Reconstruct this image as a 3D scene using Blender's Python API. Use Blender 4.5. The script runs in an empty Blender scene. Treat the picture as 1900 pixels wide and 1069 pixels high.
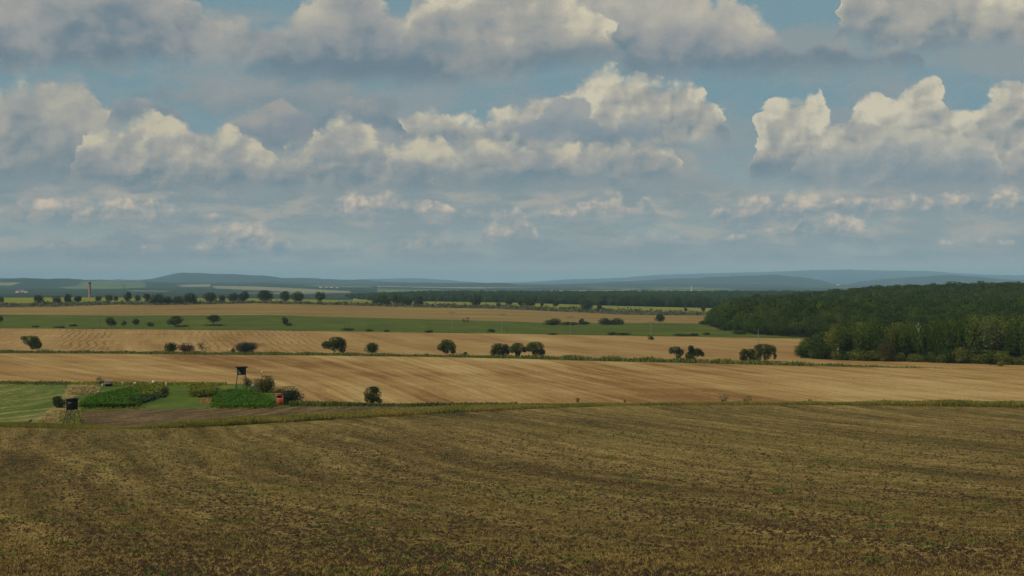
import bpy, math, random
import numpy as np
from mathutils import Vector, Matrix

# ---------------------------------------------------------------- camera, render, light
F = 2639.0                      # focal length in photograph pixels (50 mm lens)
scene = bpy.context.scene
cam_d = bpy.data.cameras.new("camera"); cam = bpy.data.objects.new("camera", cam_d)
scene.collection.objects.link(cam)
cam_d.lens = 50.0; cam_d.sensor_width = 36.0
cam_d.clip_start = 0.5; cam_d.clip_end = 90000.0
cam.location = (0, 0, 0); cam.rotation_euler = (math.radians(90), 0, 0)
scene.camera = cam
scene.view_settings.view_transform = 'Standard'
scene.view_settings.look = 'None'
scene.view_settings.exposure = 0.0
scene.view_settings.gamma = 1.0
scene.render.engine = 'CYCLES'
cy = scene.cycles
cy.use_denoising = True
cy.denoiser = 'OPENIMAGEDENOISE'; cy.denoising_prefilter = 'NONE'; cy.denoising_input_passes = 'RGB_ALBEDO_NORMAL'
cy.use_adaptive_sampling = True; cy.adaptive_threshold = 0.02; cy.adaptive_min_samples = 12
cy.max_bounces = 5; cy.diffuse_bounces = 2; cy.glossy_bounces = 1
cy.transmission_bounces = 3; cy.volume_bounces = 0; cy.transparent_max_bounces = 8

SUN_EL, SUN_AZ = 38.0, -125.0     # azimuth from the view direction, clockwise positive
sun_d = bpy.data.lights.new("sun", 'SUN'); sun = bpy.data.objects.new("sun", sun_d)
scene.collection.objects.link(sun)
sun_d.energy = 3.3; sun_d.angle = math.radians(0.6); sun_d.color = (1.0, 0.87, 0.68)
_e, _a = math.radians(SUN_EL), math.radians(SUN_AZ)
SUNV = Vector((math.sin(_a) * math.cos(_e), math.cos(_a) * math.cos(_e), math.sin(_e)))
sun.rotation_euler = (-SUNV).to_track_quat('-Z', 'Y').to_euler()

# ---------------------------------------------------------------- node helper
class Sk:
    """a socket with arithmetic"""
    def __init__(s, nt, sock): s.nt = nt; s.k = sock
    def _m(s, op, *a):
        n = s.nt.nodes.new('ShaderNodeMath'); n.operation = op
        for i, x in enumerate((s,) + a):
            if isinstance(x, Sk): s.nt.links.new(x.k, n.inputs[i])
            else: n.inputs[i].default_value = x
        return Sk(s.nt, n.outputs[0])
    def __add__(s, o): return s._m('ADD', o)
    __radd__ = __add__
    def __mul__(s, o): return s._m('MULTIPLY', o)
    __rmul__ = __mul__
    def __sub__(s, o): return s._m('SUBTRACT', o)
    def __rsub__(s, o): return (s * -1.0) + o
    def __truediv__(s, o): return s._m('DIVIDE', o)
    def mn(s, o): return s._m('MINIMUM', o)
    def mx(s, o): return s._m('MAXIMUM', o)
    def clamp(s):
        r = s._m('ADD', 0.0); r.k.node.use_clamp = True; return r
    def step(s, a, b):
        n = s.nt.nodes.new('ShaderNodeMapRange'); n.interpolation_type = 'SMOOTHSTEP'
        s.nt.links.new(s.k, n.inputs[0]); n.inputs[1].default_value = a; n.inputs[2].default_value = b
        return Sk(s.nt, n.outputs[0])
    def lin(s, a, b, c=0.0, d=1.0):
        n = s.nt.nodes.new('ShaderNodeMapRange')
        s.nt.links.new(s.k, n.inputs[0])
        for i, x in enumerate((a, b, c, d)): n.inputs[i + 1].default_value = x
        return Sk(s.nt, n.outputs[0])
    def curve(s, pts, y0, y1):
        n = s.nt.nodes.new('ShaderNodeFloatCurve'); mp = n.mapping; mp.extend = 'HORIZONTAL'
        c = mp.curves[0]
        pts = [(x, (y - y0) / (y1 - y0)) for x, y in pts]
        while len(c.points) > 2: c.points.remove(c.points[0])
        c.points[0].location = pts[0]; c.points[1].location = pts[-1]
        for p in pts[1:-1]: c.points.new(*p)
        for p in c.points: p.handle_type = 'AUTO_CLAMPED'
        mp.update()
        s.nt.links.new(s.k, n.inputs['Value'])
        return Sk(s.nt, n.outputs[0]) * (y1 - y0) + y0

def vec(nt, x, y, z=0.0):
    n = nt.nodes.new('ShaderNodeCombineXYZ')
    for i, v in enumerate((x, y, z)):
        if isinstance(v, Sk): nt.links.new(v.k, n.inputs[i])
        else: n.inputs[i].default_value = v
    return Sk(nt, n.outputs[0])
def noise(nt, v, scale=1.0, detail=4, rough=0.5, dist=0.0, dims='3D'):
    n = nt.nodes.new('ShaderNodeTexNoise'); n.noise_dimensions = dims
    nt.links.new(v.k, n.inputs['Vector'])
    n.inputs['Scale'].default_value = scale; n.inputs['Detail'].default_value = detail
    n.inputs['Roughness'].default_value = rough; n.inputs['Distortion'].default_value = dist
    return Sk(nt, n.outputs[0])
def voro(nt, v, scale=1.0, detail=2, rough=0.5, dims='2D', feature='F1', out='Distance', rand=1.0):
    n = nt.nodes.new('ShaderNodeTexVoronoi'); n.voronoi_dimensions = dims; n.feature = feature
    nt.links.new(v.k, n.inputs['Vector'])
    n.inputs['Scale'].default_value = scale
    if 'Detail' in n.inputs:
        n.inputs['Detail'].default_value = detail; n.inputs['Roughness'].default_value = rough
    n.inputs['Randomness'].default_value = rand
    return Sk(nt, n.outputs[out])
def rgb(nt, c):
    n = nt.nodes.new('ShaderNodeRGB'); n.outputs[0].default_value = (*c, 1); return Sk(nt, n.outputs[0])
def mixc(nt, f, a, b):
    n = nt.nodes.new('ShaderNodeMix'); n.data_type = 'RGBA'
    for i, x in ((0, f), (6, a), (7, b)):
        if isinstance(x, Sk): nt.links.new(x.k, n.inputs[i])
        elif i == 0: n.inputs[i].default_value = x
        else: n.inputs[i].default_value = (*x, 1)
    return Sk(nt, n.outputs[2])
def lin8(r, g, b):
    f = lambda c: (c / 255 / 12.92) if c / 255 <= 0.04045 else ((c / 255 + 0.055) / 1.055) ** 2.4
    return (f(r), f(g), f(b))

# ---------------------------------------------------------------- sky and clouds (the world)
world = bpy.data.worlds.new("World"); scene.world = world; world.use_nodes = True
wt = world.node_tree; wt.nodes.clear()
tc = wt.nodes.new('ShaderNodeTexCoord')
sep = wt.nodes.new('ShaderNodeSeparateXYZ'); wt.links.new(tc.outputs['Generated'], sep.inputs[0])
dx, dy, dz = (Sk(wt, sep.outputs[i]) for i in range(3))
AZ = dx._m('ARCTAN2', dy)
EL = dz._m('ARCSINE')
def pxa(px): return math.atan((px - 950) / F)
PXN0, PXN1 = pxa(-300), pxa(2200)
def pxn(px): return (pxa(px) - PXN0) / (PXN1 - PXN0)
XN = (AZ - PXN0) * (1.0 / (PXN1 - PXN0))
PX = AZ * (F / 100.0)            # hundreds of photo pixels, angular
PY = EL * (F / 100.0)            # height above the horizon
def h(py): return (535 - py) / 100.0

sky = wt.nodes.new('ShaderNodeTexSky'); sky.sky_type = 'NISHITA'; sky.sun_disc = False
sky.sun_elevation = math.radians(SUN_EL); sky.sun_rotation = math.radians(SUN_AZ)
sky.altitude = 300; sky.air_density = 1.0; sky.dust_density = 1.2; sky.ozone_density = 2.0
sc_ = wt.nodes.new('ShaderNodeVectorMath'); sc_.operation = 'SCALE'
wt.links.new(sky.outputs[0], sc_.inputs[0]); sc_.inputs['Scale'].default_value = 0.055
clear = Sk(wt, sc_.outputs[0])
# veil of thin high cloud
veil = noise(wt, vec(wt, PX * 0.35, PY * 0.9), 1.0, 3, 0.5).step(0.3, 0.8) * 0.45 + 0.42
GAP_HI, GAP_LO = lin8(120, 150, 160), lin8(168, 174, 164)
grad = mixc(wt, PY.lin(0.0, 1.1), lin8(200, 200, 188), lin8(160, 169, 164))
grad = mixc(wt, PY.step(0.8, 3.2), grad, GAP_HI)
col = mixc(wt, 0.92, clear, grad)

warp = noise(wt, vec(wt, PX * 1.6, PY * 2.0), 1.0, 3, 0.55)
warp2 = noise(wt, vec(wt, PX * 1.6 + 31.7, PY * 2.0 + 5.0), 1.0, 3, 0.55)
fine = noise(wt, vec(wt, PX * 5.0, PY * 6.5), 1.0, 6, 0.62)

XW = XN + (warp - 0.5) * 0.03 + (fine - 0.5) * 0.008 + (warp2 - 0.5) * 0.012
CREAM_, MID_, GREY, DARK = lin8(208, 199, 172), lin8(172, 167, 156), lin8(139, 147, 151), lin8(108, 130, 141)
PINK = lin8(176, 160, 145)

def cloud(col, top, base, cols, scale=1.0, lump=0.35, soft=0.06, bsoft=0.25, seed=0.0, relief=1.0,
          opac=1.0, lo=0.1, hi=0.9, xfade=None):
    """one bank of cumulus: billowy top outline, soft flat base, light from the upper left painted into its colours"""
    dark, mid, light = cols
    real = [b for b in base if b[1] < 585]
    base = [(x, y if y < 585 else (real[0][1] if x < real[0][0] else real[-1][1])) for x, y in base]
    bx, by = [b[0] for b in base], [b[1] for b in base]
    top = [(x, y if y < 595 else float(np.interp(x, bx, by)) + 45) for x, y in top]
    T = XW.curve([(pxn(x), h(y)) for x, y in top], -1.0, 7.0)
    B = XW.curve([(pxn(x), h(y)) for x, y in base], -1.0, 7.0)
    wx = (warp - 0.5) * (0.55 / scale); wy = (warp2 - 0.5) * (0.45 / scale)
    p0 = vec(wt, PX + wx + seed, PY * 1.15 + wy + seed * 1.7)
    ofx, ofy = 0.13 / scale, -0.16 / scale
    p1 = vec(wt, PX + wx + seed + ofx, PY * 1.15 + wy + seed * 1.7 + ofy)
    b0 = voro(wt, p0, scale, 3.0, 0.45); b1 = voro(wt, p1, scale, 3.0, 0.45)
    big = noise(wt, vec(wt, PX * 0.9 + seed * 3, PY * 1.1 + seed), scale * 0.8, 2, 0.5)
    dt = T - PY + (0.55 - b0) * lump + (fine - 0.5) * (0.28 * lump + 0.04)
    db = PY - B + bsoft * 0.35 + (warp - 0.5) * 0.35 + (0.5 - b0) * 0.10
    a = (dt / (warp2.step(0.3, 0.75) * (0.22 + soft * 2) + soft * 0.8)).step(0.0, 1.0) * db.step(-bsoft * 0.5, bsoft)
    a = a * (T - B).step(0.0, 0.22)
    a = a * opac
    hh = ((PY - B) / (T - B).mx(0.15)).clamp()
    rel = (b0 - b1) * (-1.0)
    lum = hh * 0.60 + 0.25 + rel * (0.50 * relief) + (big - 0.5) * 1.0 + (fine - 0.5) * 0.22  # painted cloud shading: brighter towards the top and on upper-left relief
    edge = (1.0 - dt.step(0.0, 0.3)) * 0.03
    lum = lum + edge
    c = mixc(wt, lum.step(lo, 0.55), dark, mid)
    c = mixc(wt, lum.step(0.45, hi), c, light)
    return mixc(wt, a, col, c)

# hazy far rows low over the horizon
def streaks(col, y0, y1, sx, sy, seed, color, thr, op):
    n = noise(wt, vec(wt, PX * sx + seed, PY * sy + seed * 2.3 + (warp - 0.5) * 0.8), 1.0, 5, 0.55)
    band = PY.step(h(y1), h(y1) + 0.25) * (1.0 - PY.step(h(y0) - 0.3, h(y0)))
    return mixc(wt, n.step(thr, thr + 0.22) * band * op, col, color)
col = streaks(col, 20, 500, 0.40, 1.3, 3.0, lin8(146, 152, 153), 0.37, 0.75)
col = cloud(col, [(-300, 150), (0, 150), (130, 150), (200, 200), (300, 215), (420, 220), (560, 190), (720, 190), (900, 220), (1100, 215), (1250, 240), (1330, 300), (1420, 335), (1600, 320), (1900, 320), (2200, 320)],
            [(-300, 400), (0, 395), (400, 390), (800, 385), (1200, 380), (1500, 400), (1900, 400), (2200, 400)], (lin8(126, 143, 149), lin8(143, 150, 152), lin8(160, 160, 156)), 0.9, 0.35, 0.25, 0.5, 91.3, 0.7, 0.95)
col = streaks(col, 330, 500, 0.9, 3.6, 11.0, lin8(140, 151, 152), 0.40, 0.7)
col = streaks(col, 340, 485, 0.9, 3.2, 7.0, lin8(188, 176, 160), 0.46, 0.7)
FAR = (lin8(130, 146, 152), lin8(168, 164, 158), lin8(216, 197, 172))
O = 600
col = cloud(col, [(-300, O), (1130, O), (1170, 432), (1230, 425), (1270, 440), (1400, 425), (1500, 392), (1560, 395), (1620, 425), (1700, 445), (1800, 440), (1890, 445), (2200, 430)],
            [(-300, 590), (1130, 590), (1180, 462), (1300, 458), (1500, 440), (1620, 448), (1800, 462), (2200, 465)], FAR, 3.0, 0.16, 0.10, 0.2, 41, 0.9, 1.0, lo=0.15, hi=0.85)
col = cloud(col, [(-300, 440), (100, 455), (160, 448), (240, 450), (330, 455), (400, 420), (480, 405), (520, 430), (560, 450), (700, 440), (820, 425), (860, 445), (930, 390), (960, 395), (1000, 430), (1060, 440), (1100, O), (2200, O)],
            [(-300, 470), (300, 475), (600, 468), (900, 458), (1000, 450), (1080, 450), (1110, 590), (2200, 590)], FAR, 3.0, 0.16, 0.12, 0.22, 47, 0.9, 0.95, lo=0.15, hi=0.85)
col = cloud(col, [(-300, 380), (100, 372), (200, 360), (300, 368), (380, 390), (450, 400), (560, 410), (620, 362), (680, 350), (760, 358), (830, 372), (900, 385), (1000, 380), (1060, 372), (1120, 346), (1150, 352), (1180, 385), (1200, 348), (1220, 390), (1300, 400), (1340, 372), (1390, 356), (1430, 370), (1480, 350), (1500, 345), (1560, 355), (1700, 360), (1900, 350), (2200, 360)],
            [(-300, 410), (200, 415), (400, 412), (600, 408), (850, 405), (1000, 415), (1200, 402), (1400, 410), (1600, 402), (1900, 398), (2200, 400)], FAR, 2.4, 0.2, 0.10, 0.25, 53, 1.0, 1.0, lo=0.15, hi=0.85)
# left banks
col = cloud(col, [(-300, 600), (190, 600), (250, 165), (330, 150), (420, 145), (600, 140), (720, 150), (780, 600), (2200, 600)],
            [(-300, 590), (190, 590), (260, 190), (400, 212), (560, 215), (700, 205), (780, 590), (2200, 590)], (lin8(120, 138, 146), lin8(138, 147, 151), lin8(158, 159, 156)), 1.1, 0.3, 0.2, 0.35, 81.3, 0.6, 1.0)
LIT = (lin8(114, 132, 141), lin8(158, 157, 153), lin8(204, 194, 167))
GRY = (lin8(112, 131, 142), lin8(135, 143, 149), lin8(160, 158, 153))
BRT = (lin8(118, 134, 143), lin8(166, 163, 155), lin8(210, 201, 176))
col = cloud(col, [(-300, O), (150, O), (200, 205), (260, 185), (320, 195), (360, 225), (420, 240), (440, 215), (500, 190), (560, 195), (640, 180), (700, 178), (735, 195), (760, 240), (800, O), (2200, O)],
            [(-300, 590), (150, 590), (200, 232), (350, 238), (430, 250), (520, 280), (580, 262), (640, 225), (740, 250), (800, 590), (2200, 590)], GRY, 1.2, 0.25, 0.08, 0.2, 9.7, 0.7, 1.0)
col = cloud(col, [(-300, 170), (0, 175), (30, 165), (110, 158), (160, 168), (190, 220), (240, 300), (270, 335), (400, O), (2200, O)],
            [(-300, 340), (0, 335), (130, 335), (260, 345), (330, 590), (2200, 590)], LIT, 1.1, 0.4, 0.12, 0.3, 1.3, 0.7, 0.9, lo=0.2, hi=1.0)
col = cloud(col, [(-300, O), (100, O), (140, 300), (165, 245), (240, 225), (330, 208), (370, 236), (420, 236), (470, 255), (540, 272), (590, 228), (640, 208), (690, 240), (740, 262), (790, 300), (830, O), (2200, O)],
            [(-300, 590), (110, 590), (160, 340), (300, 350), (500, 348), (700, 345), (790, 348), (830, 590), (2200, 590)], LIT, 1.35, 0.38, 0.07, 0.25, 5.1, 0.9, 1.0)
# centre cumulus: bright dome, grey scud in front, lower bank
col = cloud(col, [(-300, O), (720, O), (750, 215), (790, 188), (880, 212), (925, 200), (960, 178), (1030, 165), (1060, 150), (1140, 118), (1190, 126), (1230, 152), (1290, 150), (1325, 185), (1350, 240), (1370, O), (2200, O)],
            [(-300, 590), (720, 590), (760, 260), (900, 275), (1200, 290), (1300, 262), (1350, 262), (1380, 590), (2200, 590)], BRT, 1.5, 0.36, 0.05, 0.3, 13.2, 0.9, 1.0)
col = cloud(col, [(-300, O), (690, O), (715, 295), (740, 265), (790, 250), (850, 268), (910, 250), (1000, 262), (1150, 250), (1230, 265), (1260, 300), (1290, O), (2200, O)],
            [(-300, 590), (700, 590), (720, 332), (900, 338), (1100, 328), (1250, 325), (1290, 590), (2200, 590)], LIT, 1.4, 0.22, 0.09, 0.28, 17.9, 0.8, 1.0)
col = cloud(col, [(-300, O), (860, O), (890, 235), (940, 228), (1000, 200), (1040, 178), (1085, 182), (1130, 218), (1190, 208), (1225, 230), (1255, 250), (1290, O), (2200, O)],
            [(-300, 590), (870, 590), (900, 250), (1000, 256), (1200, 258), (1260, 255), (1290, 590), (2200, 590)], (lin8(128, 142, 150), lin8(138, 147, 153), lin8(158, 160, 157)), 1.9, 0.22, 0.05, 0.12, 23.1, 0.6, 0.95)
# right cumulus
col = cloud(col, [(-300, O), (1380, O), (1400, 225), (1430, 192), (1520, 178), (1548, 215), (1580, 205), (1620, 180), (1660, 198), (1695, 160), (1720, 148), (1748, 165), (1765, 210), (1800, 212), (1850, 172), (1900, 160), (2000, 170), (2200, 200)],
            [(-300, 590), (1380, 590), (1405, 330), (1600, 345), (1800, 345), (1900, 350), (2200, 350)], BRT, 1.45, 0.34, 0.05, 0.3, 29.4, 1.0, 1.0)
col = cloud(col, [(-300, O), (1430, O), (1470, 300), (1500, 272), (1570, 268), (1610, 252), (1650, 232), (1700, 250), (1740, 262), (1790, 250), (1835, 268), (1860, 300), (1880, O), (2200, O)],
            [(-300, 590), (1430, 590), (1470, 335), (1650, 342), (1850, 340), (1880, 590), (2200, 590)], (lin8(126, 142, 150), lin8(152, 156, 156), lin8(190, 183, 166)), 1.5, 0.25, 0.08, 0.25, 37.7, 0.8, 0.92)
# overhead banks along the top
TOPC = (lin8(106, 126, 138), lin8(150, 152, 152), lin8(196, 187, 168))
col = cloud(col, [(-300, -60), (150, -60), (340, -20), (390, 35), (470, 30), (560, 8), (640, -40), (720, 4), (745, 20), (780, -40), (900, -90), (1150, -80), (1290, -30), (1385, 20), (1430, 50), (1480, 66), (1540, 50), (1600, 74), (1690, 88), (1760, O), (2200, O)],
            [(-300, 150), (0, 148), (150, 142), (300, 128), (420, 132), (560, 150), (700, 155), (850, 150), (1000, 128), (1120, 112), (1200, 138), (1400, 138), (1550, 134), (1700, 138), (1760, 590), (2200, 590)], TOPC, 0.85, 0.5, 0.10, 0.35, 61.3, 0.55, 0.97, lo=0.2, hi=1.05)
col = cloud(col, [(-300, O), (700, O), (740, 60), (770, 20), (830, -40), (960, -60), (1080, -20), (1130, 40), (1150, 90), (1170, O), (2200, O)],
            [(-300, 590), (700, 590), (760, 90), (900, 112), (1050, 105), (1140, 90), (1180, 590), (2200, 590)], BRT, 0.9, 0.4, 0.10, 0.5, 67.3, 0.7, 1.0, lo=0.05, hi=0.8)
col = cloud(col, [(-300, O), (1520, O), (1548, 60), (1570, -20), (1650, -60), (1900, -60), (2200, -40)],
            [(-300, 590), (1520, 590), (1560, 80), (1650, 112), (1850, 106), (2200, 110)], BRT, 1.1, 0.4, 0.07, 0.3, 71.3, 0.8, 1.0)
# broad overcast patches above the frame
hi_n = noise(wt, vec(wt, PX * 0.25, PY * 0.4), 1.0, 5, 0.55)
col = mixc(wt, hi_n.step(0.38, 0.6) * PY.step(5.6, 6.6) * 0.85, col, lin8(150, 155, 158))
# below the horizon
bgn = wt.nodes.new('ShaderNodeBackground'); wt.links.new(col.k, bgn.inputs[0]); bgn.inputs[1].default_value = 1.0
wo = wt.nodes.new('ShaderNodeOutputWorld'); wt.links.new(bgn.outputs[0], wo.inputs[0])
world.cycles.sampling_method = 'MANUAL'; world.cycles.sample_map_resolution = 256
# ================================================================ terrain
# height table: rows of constant depth D (metres in front of the camera); each row gives, for a set of bearings,
# how far below eye level the land lies, written as the picture row of that land.
def rowz(D, pts): return (D, [p[0] for p in pts], [-(p[1] - 535.0) * D / F for p in pts])
ROWS = [(0.0, [0], [-1.7]), (10, [0], [-2.9]), (20, [0], [-4.6]), (30, [0], [-6.4]), (40, [0], [-8.1]),
        (60, [0], [-11.1]), (100, [0], [-15.6]), (150, [0], [-19.7]), (200, [0], [-22.4]), (250, [0], [-24.1]),
        rowz(300, [(0, 756.5)]), rowz(400, [(0, 700)]), rowz(530, [(0, 654.5)]),
        rowz(800, [(-600, 612), (0, 611.5), (950, 613), (1300, 614), (1900, 612)]),
        rowz(1100, [(-600, 588), (0, 587), (500, 586), (950, 592), (1310, 597), (1450, 596), (1600, 587), (1900, 580), (2500, 578)]),
        rowz(1300, [(-600, 576), (0, 577), (500, 574), (950, 581), (1310, 590), (1380, 583), (1500, 577), (1600, 567), (1700, 559), (1900, 557), (2500, 556)]),
        rowz(1450, [(-600, 571), (0, 571), (110, 569.5), (220, 566), (290, 567), (360, 566), (480, 563.5), (600, 566), (712, 569.5), (860, 572.5),
                    (920, 573.5), (1045, 579), (1170, 585), (1310, 586), (1400, 580), (1500, 574), (1600, 563), (1900, 555), (2500, 555)]),
        rowz(1530, [(-600, 565), (0, 564), (150, 561.5), (380, 561.5), (500, 562.5), (690, 564.5), (920, 568.5), (1100, 574), (1310, 581.5), (1500, 573), (1600, 563), (1900, 556)]),
        rowz(1740, [(-600, 553), (0, 553), (150, 552.5), (450, 554), (700, 558.5), (920, 562), (1045, 565), (1150, 568.5), (1320, 572.5), (1500, 570), (1600, 563), (1900, 557)]),
        rowz(2000, [(0, 557), (700, 563), (950, 566), (1320, 573.5), (1900, 560)]),
        rowz(2500, [(0, 556), (640, 560), (900, 564), (1400, 565)]),
        rowz(3300, [(0, 548), (640, 552), (1400, 552)]),
        rowz(4500, [(-300, 546), (0, 544), (300, 545), (640, 546), (1400, 548)]),
        rowz(6000, [(-300, 537), (0, 537), (100, 536), (300, 536.5), (420, 537.5), (640, 539), (900, 541), (1400, 544)]),
        rowz(7200, [(0, 536), (300, 535), (420, 534), (640, 534), (1400, 540)]),
        rowz(9500, [(-300, 521), (0, 519), (40, 516), (80, 517.5), (130, 518), (200, 523), (270, 523.5), (330, 526), (400, 527), (480, 526.5), (560, 529), (640, 530.5), (760, 532), (900, 533), (1400, 534)]),
        rowz(10300, [(-300, 524), (200, 527), (640, 532), (1400, 534)]),
        rowz(11500, [(-300, 520), (0, 518.5), (260, 523), (400, 524), (520, 523), (600, 528), (690, 528), (700, 525), (760, 526), (850, 525.5), (935, 525), (970, 529), (1040, 528.5),
                     (1110, 528), (1200, 526), (1260, 527), (1400, 527), (1530, 531), (1900, 529)]),
        rowz(12800, [(0, 523), (640, 529), (1400, 530), (1900, 531)]),
        rowz(15500, [(-300, 522), (0, 516.5), (100, 519), (258, 520), (285, 517), (305, 513), (325, 508), (345, 507), (400, 509), (470, 511), (500, 513), (520, 516.5), (560, 515.5), (600, 518),
                     (640, 519), (690, 521), (780, 525), (1000, 528), (1100, 525.5), (1170, 522), (1230, 518.5), (1300, 516), (1330, 513.5), (1400, 512), (1440, 511), (1470, 513.5), (1505, 517.5),
                     (1530, 522), (1545, 528), (1570, 528.5), (1595, 523), (1640, 518.5), (1700, 514), (1770, 510.5), (1810, 513.5), (1860, 519), (1950, 522)]),
        rowz(20000, [(0, 524), (950, 528), (1900, 527)]),
        rowz(33000, [(-300, 520), (0, 521), (500, 523), (640, 520.5), (700, 518), (780, 517), (840, 521), (900, 526), (980, 524), (1060, 519), (1150, 516.5), (1220, 511), (1290, 509), (1360, 507), (1420, 506),
                     (1500, 502.5), (1570, 501), (1640, 503), (1720, 504), (1780, 508), (1840, 511), (1950, 513)]),
        rowz(36000, [(0, 530), (1900, 530)])]
RD = np.array([r[0] for r in ROWS], float)
AMAX = math.radians(38)
PXG = np.linspace(950 - F * math.tan(AMAX), 950 + F * math.tan(AMAX), 701)
ZR = np.stack([np.interp(PXG, r[1], r[2]) for r in ROWS], 1)
rs0 = np.random.RandomState(5)
def smooth_noise(n, knots, rs):
    return np.interp(np.linspace(0, knots, n), np.arange(knots + 1), rs.randn(knots + 1))
for k, D in enumerate(RD):
    if D in (9500, 11500, 15500, 33000):
        w = 1 if D < 20000 else 0.5
        ZR[:, k] += w * D / F * (0.35 * smooth_noise(701, 350, rs0) + 0.3 * smooth_noise(701, 130, rs0))
def pchip_slopes(x, Y):
    hh = np.diff(x); d = np.diff(Y, axis=1) / hh
    m = np.zeros_like(Y)
    w1 = 2 * hh[1:] + hh[:-1]; w2 = hh[1:] + 2 * hh[:-1]
    with np.errstate(divide='ignore', invalid='ignore'):
        mm = (w1 + w2) / (w1 / d[:, :-1] + w2 / d[:, 1:])
    m[:, 1:-1] = np.where(d[:, :-1] * d[:, 1:] > 0, mm, 0)
    m[:, 0] = d[:, 0]; m[:, -1] = d[:, -1]
    return m
ZM = pchip_slopes(RD, ZR)
DG = np.concatenate([np.arange(0, 100, 1.0), np.exp(np.linspace(math.log(100), math.log(36000), 1500))])
DG[-1] = 36000
def _herm(i, D):
    x0, x1 = RD[i], RD[i + 1]; hh = x1 - x0; t = (D - x0) / hh
    return (ZR[:, i] * (2 * t**3 - 3 * t**2 + 1) + ZM[:, i] * hh * (t**3 - 2 * t**2 + t) +
            ZR[:, i + 1] * (-2 * t**3 + 3 * t**2) + ZM[:, i + 1] * hh * (t**3 - t**2))
ZT = np.stack([_herm(min(max(int(np.searchsorted(RD, D, 'right')) - 1, 0), len(RD) - 2), D) for D in DG], 1)  # [px, D]
def zat(px, D):
    px = np.asarray(px, float); D = np.asarray(D, float)
    fi = np.clip((px - PXG[0]) / (PXG[1] - PXG[0]), 0, len(PXG) - 1.001); i = fi.astype(int); fi = fi - i
    j = np.clip(np.searchsorted(DG, D, 'right') - 1, 0, len(DG) - 2)
    fj = np.clip((D - DG[j]) / (DG[j + 1] - DG[j]), 0, 1)
    z = (ZT[i, j] * (1 - fi) + ZT[i + 1, j] * fi) * (1 - fj) + (ZT[i, j + 1] * (1 - fi) + ZT[i + 1, j + 1] * fi) * fj
    return z
def zxy(x, y):
    return zat(950 + F * np.asarray(x) / np.asarray(y), y)
def solveD(px, py, dmin=15.0, dmax=36000):
    """depth where the sight line of a picture point first meets the land"""
    D = DG[(DG >= dmin) & (DG <= dmax)]
    z = zat(np.full(D.shape, float(px)), D)
    pyy = 535 - F * z / np.maximum(D, 1e-3)
    k = np.argmax(pyy <= py) if (pyy <= py).any() else int(np.argmin(pyy))
    if k == 0: return float(D[0])
    a, b = pyy[k - 1], pyy[k]
    t = (a - py) / (a - b) if a != b and pyy[k] <= py else 1.0
    return float(D[k - 1] + (D[k] - D[k - 1]) * min(max(t, 0), 1))
def at(px, py, D=None):
    if D is None: D = solveD(px, py)
    return Vector(((px - 950) * D / F, D, float(zat(px, D))))

# columns of the terrain sheet: fine in view, coarse to the sides and behind
pf = np.arange(-260, 2161, 5.0)
a_in = np.arctan((pf - 950) / F)
AZC = np.concatenate([np.linspace(-math.pi, a_in[0], 60)[:-1], a_in, np.linspace(a_in[-1], math.pi, 60)[1:]])
PXC = 950 + F * np.tan(np.clip(AZC, -AMAX, AMAX))
def colxy(D):                       # D [cols, rows] -> world xyz
    ac = np.clip(AZC, -AMAX, AMAX)[:, None]
    r = D / np.cos(ac)
    X = r * np.sin(AZC)[:, None]; Y = r * np.cos(AZC)[:, None]
    Z = zat(np.repeat(PXC[:, None], D.shape[1], 1), D)
    return np.stack([X, Y, Z], 2)
COL = scene.collection
def setp(o, label=None, cat=None, group=None, kind=None):
    for k, v in (('label', label), ('category', cat), ('group', group), ('kind', kind)):
        if v: o[k] = v
    return o
def mk(name, V, Fc, mat=None, parent=None, smooth=False, loc=None):
    me = bpy.data.meshes.new(name)
    V = np.asarray(V, np.float32).reshape(-1, 3); Fc = np.asarray(Fc, np.int32)
    n = Fc.shape[1]
    me.vertices.add(len(V)); me.vertices.foreach_set('co', V.ravel())
    me.loops.add(Fc.size); me.loops.foreach_set('vertex_index', Fc.ravel())
    me.polygons.add(len(Fc)); me.polygons.foreach_set('loop_start', np.arange(0, Fc.size, n, dtype=np.int32))
    me.polygons.foreach_set('loop_total', np.full(len(Fc), n, np.int32))
    if smooth: me.polygons.foreach_set('use_smooth', np.ones(len(Fc), bool))
    me.update(calc_edges=True)
    if mat: me.materials.append(mat)
    o = bpy.data.objects.new(name, me); COL.objects.link(o)
    if parent: o.parent = parent
    if loc is not None: o.location = loc
    return o
def bcurve(pts, dmin=15.0, dmax=36000):
    xs, ys = zip(*pts)
    py = np.interp(PXC, xs, ys)
    return np.array([solveD(p, q, dmin, dmax) for p, q in zip(PXC, py)])
def const(D): return np.full(len(PXC), float(D))
def sheet(D0, D1, n, classes, power=1.0):
    """land between two depth curves, split into named fields by classes(px, py, D) -> index"""
    t = np.linspace(0, 1, n + 1)[None, :]
    D = 1.0 / ((1 - t) / np.maximum(D0, 1.0)[:, None] + t / D1[:, None]) if power == 1.0 else D0[:, None] * (1 - t) + D1[:, None] * t
    V = colxy(D); nc, nr = D.shape
    idx = np.arange(nc * nr).reshape(nc, nr)
    q = np.stack([idx[:-1, :-1], idx[1:, :-1], idx[1:, 1:], idx[:-1, 1:]], 2).reshape(-1, 4)
    pyv = 535 - F * V[:, :, 2] / np.maximum(D, 1)
    pxm = (PXC[:-1, None] + PXC[1:, None]) / 2 + D[:-1, :-1] * 0
    pym = (pyv[:-1, :-1] + pyv[1:, 1:]) / 2; Dm = (D[:-1, :-1] + D[1:, 1:]) / 2
    cl = classes(pxm, pym, Dm).reshape(-1)
    V = V.reshape(-1, 3)
    return V, q, cl
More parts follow.
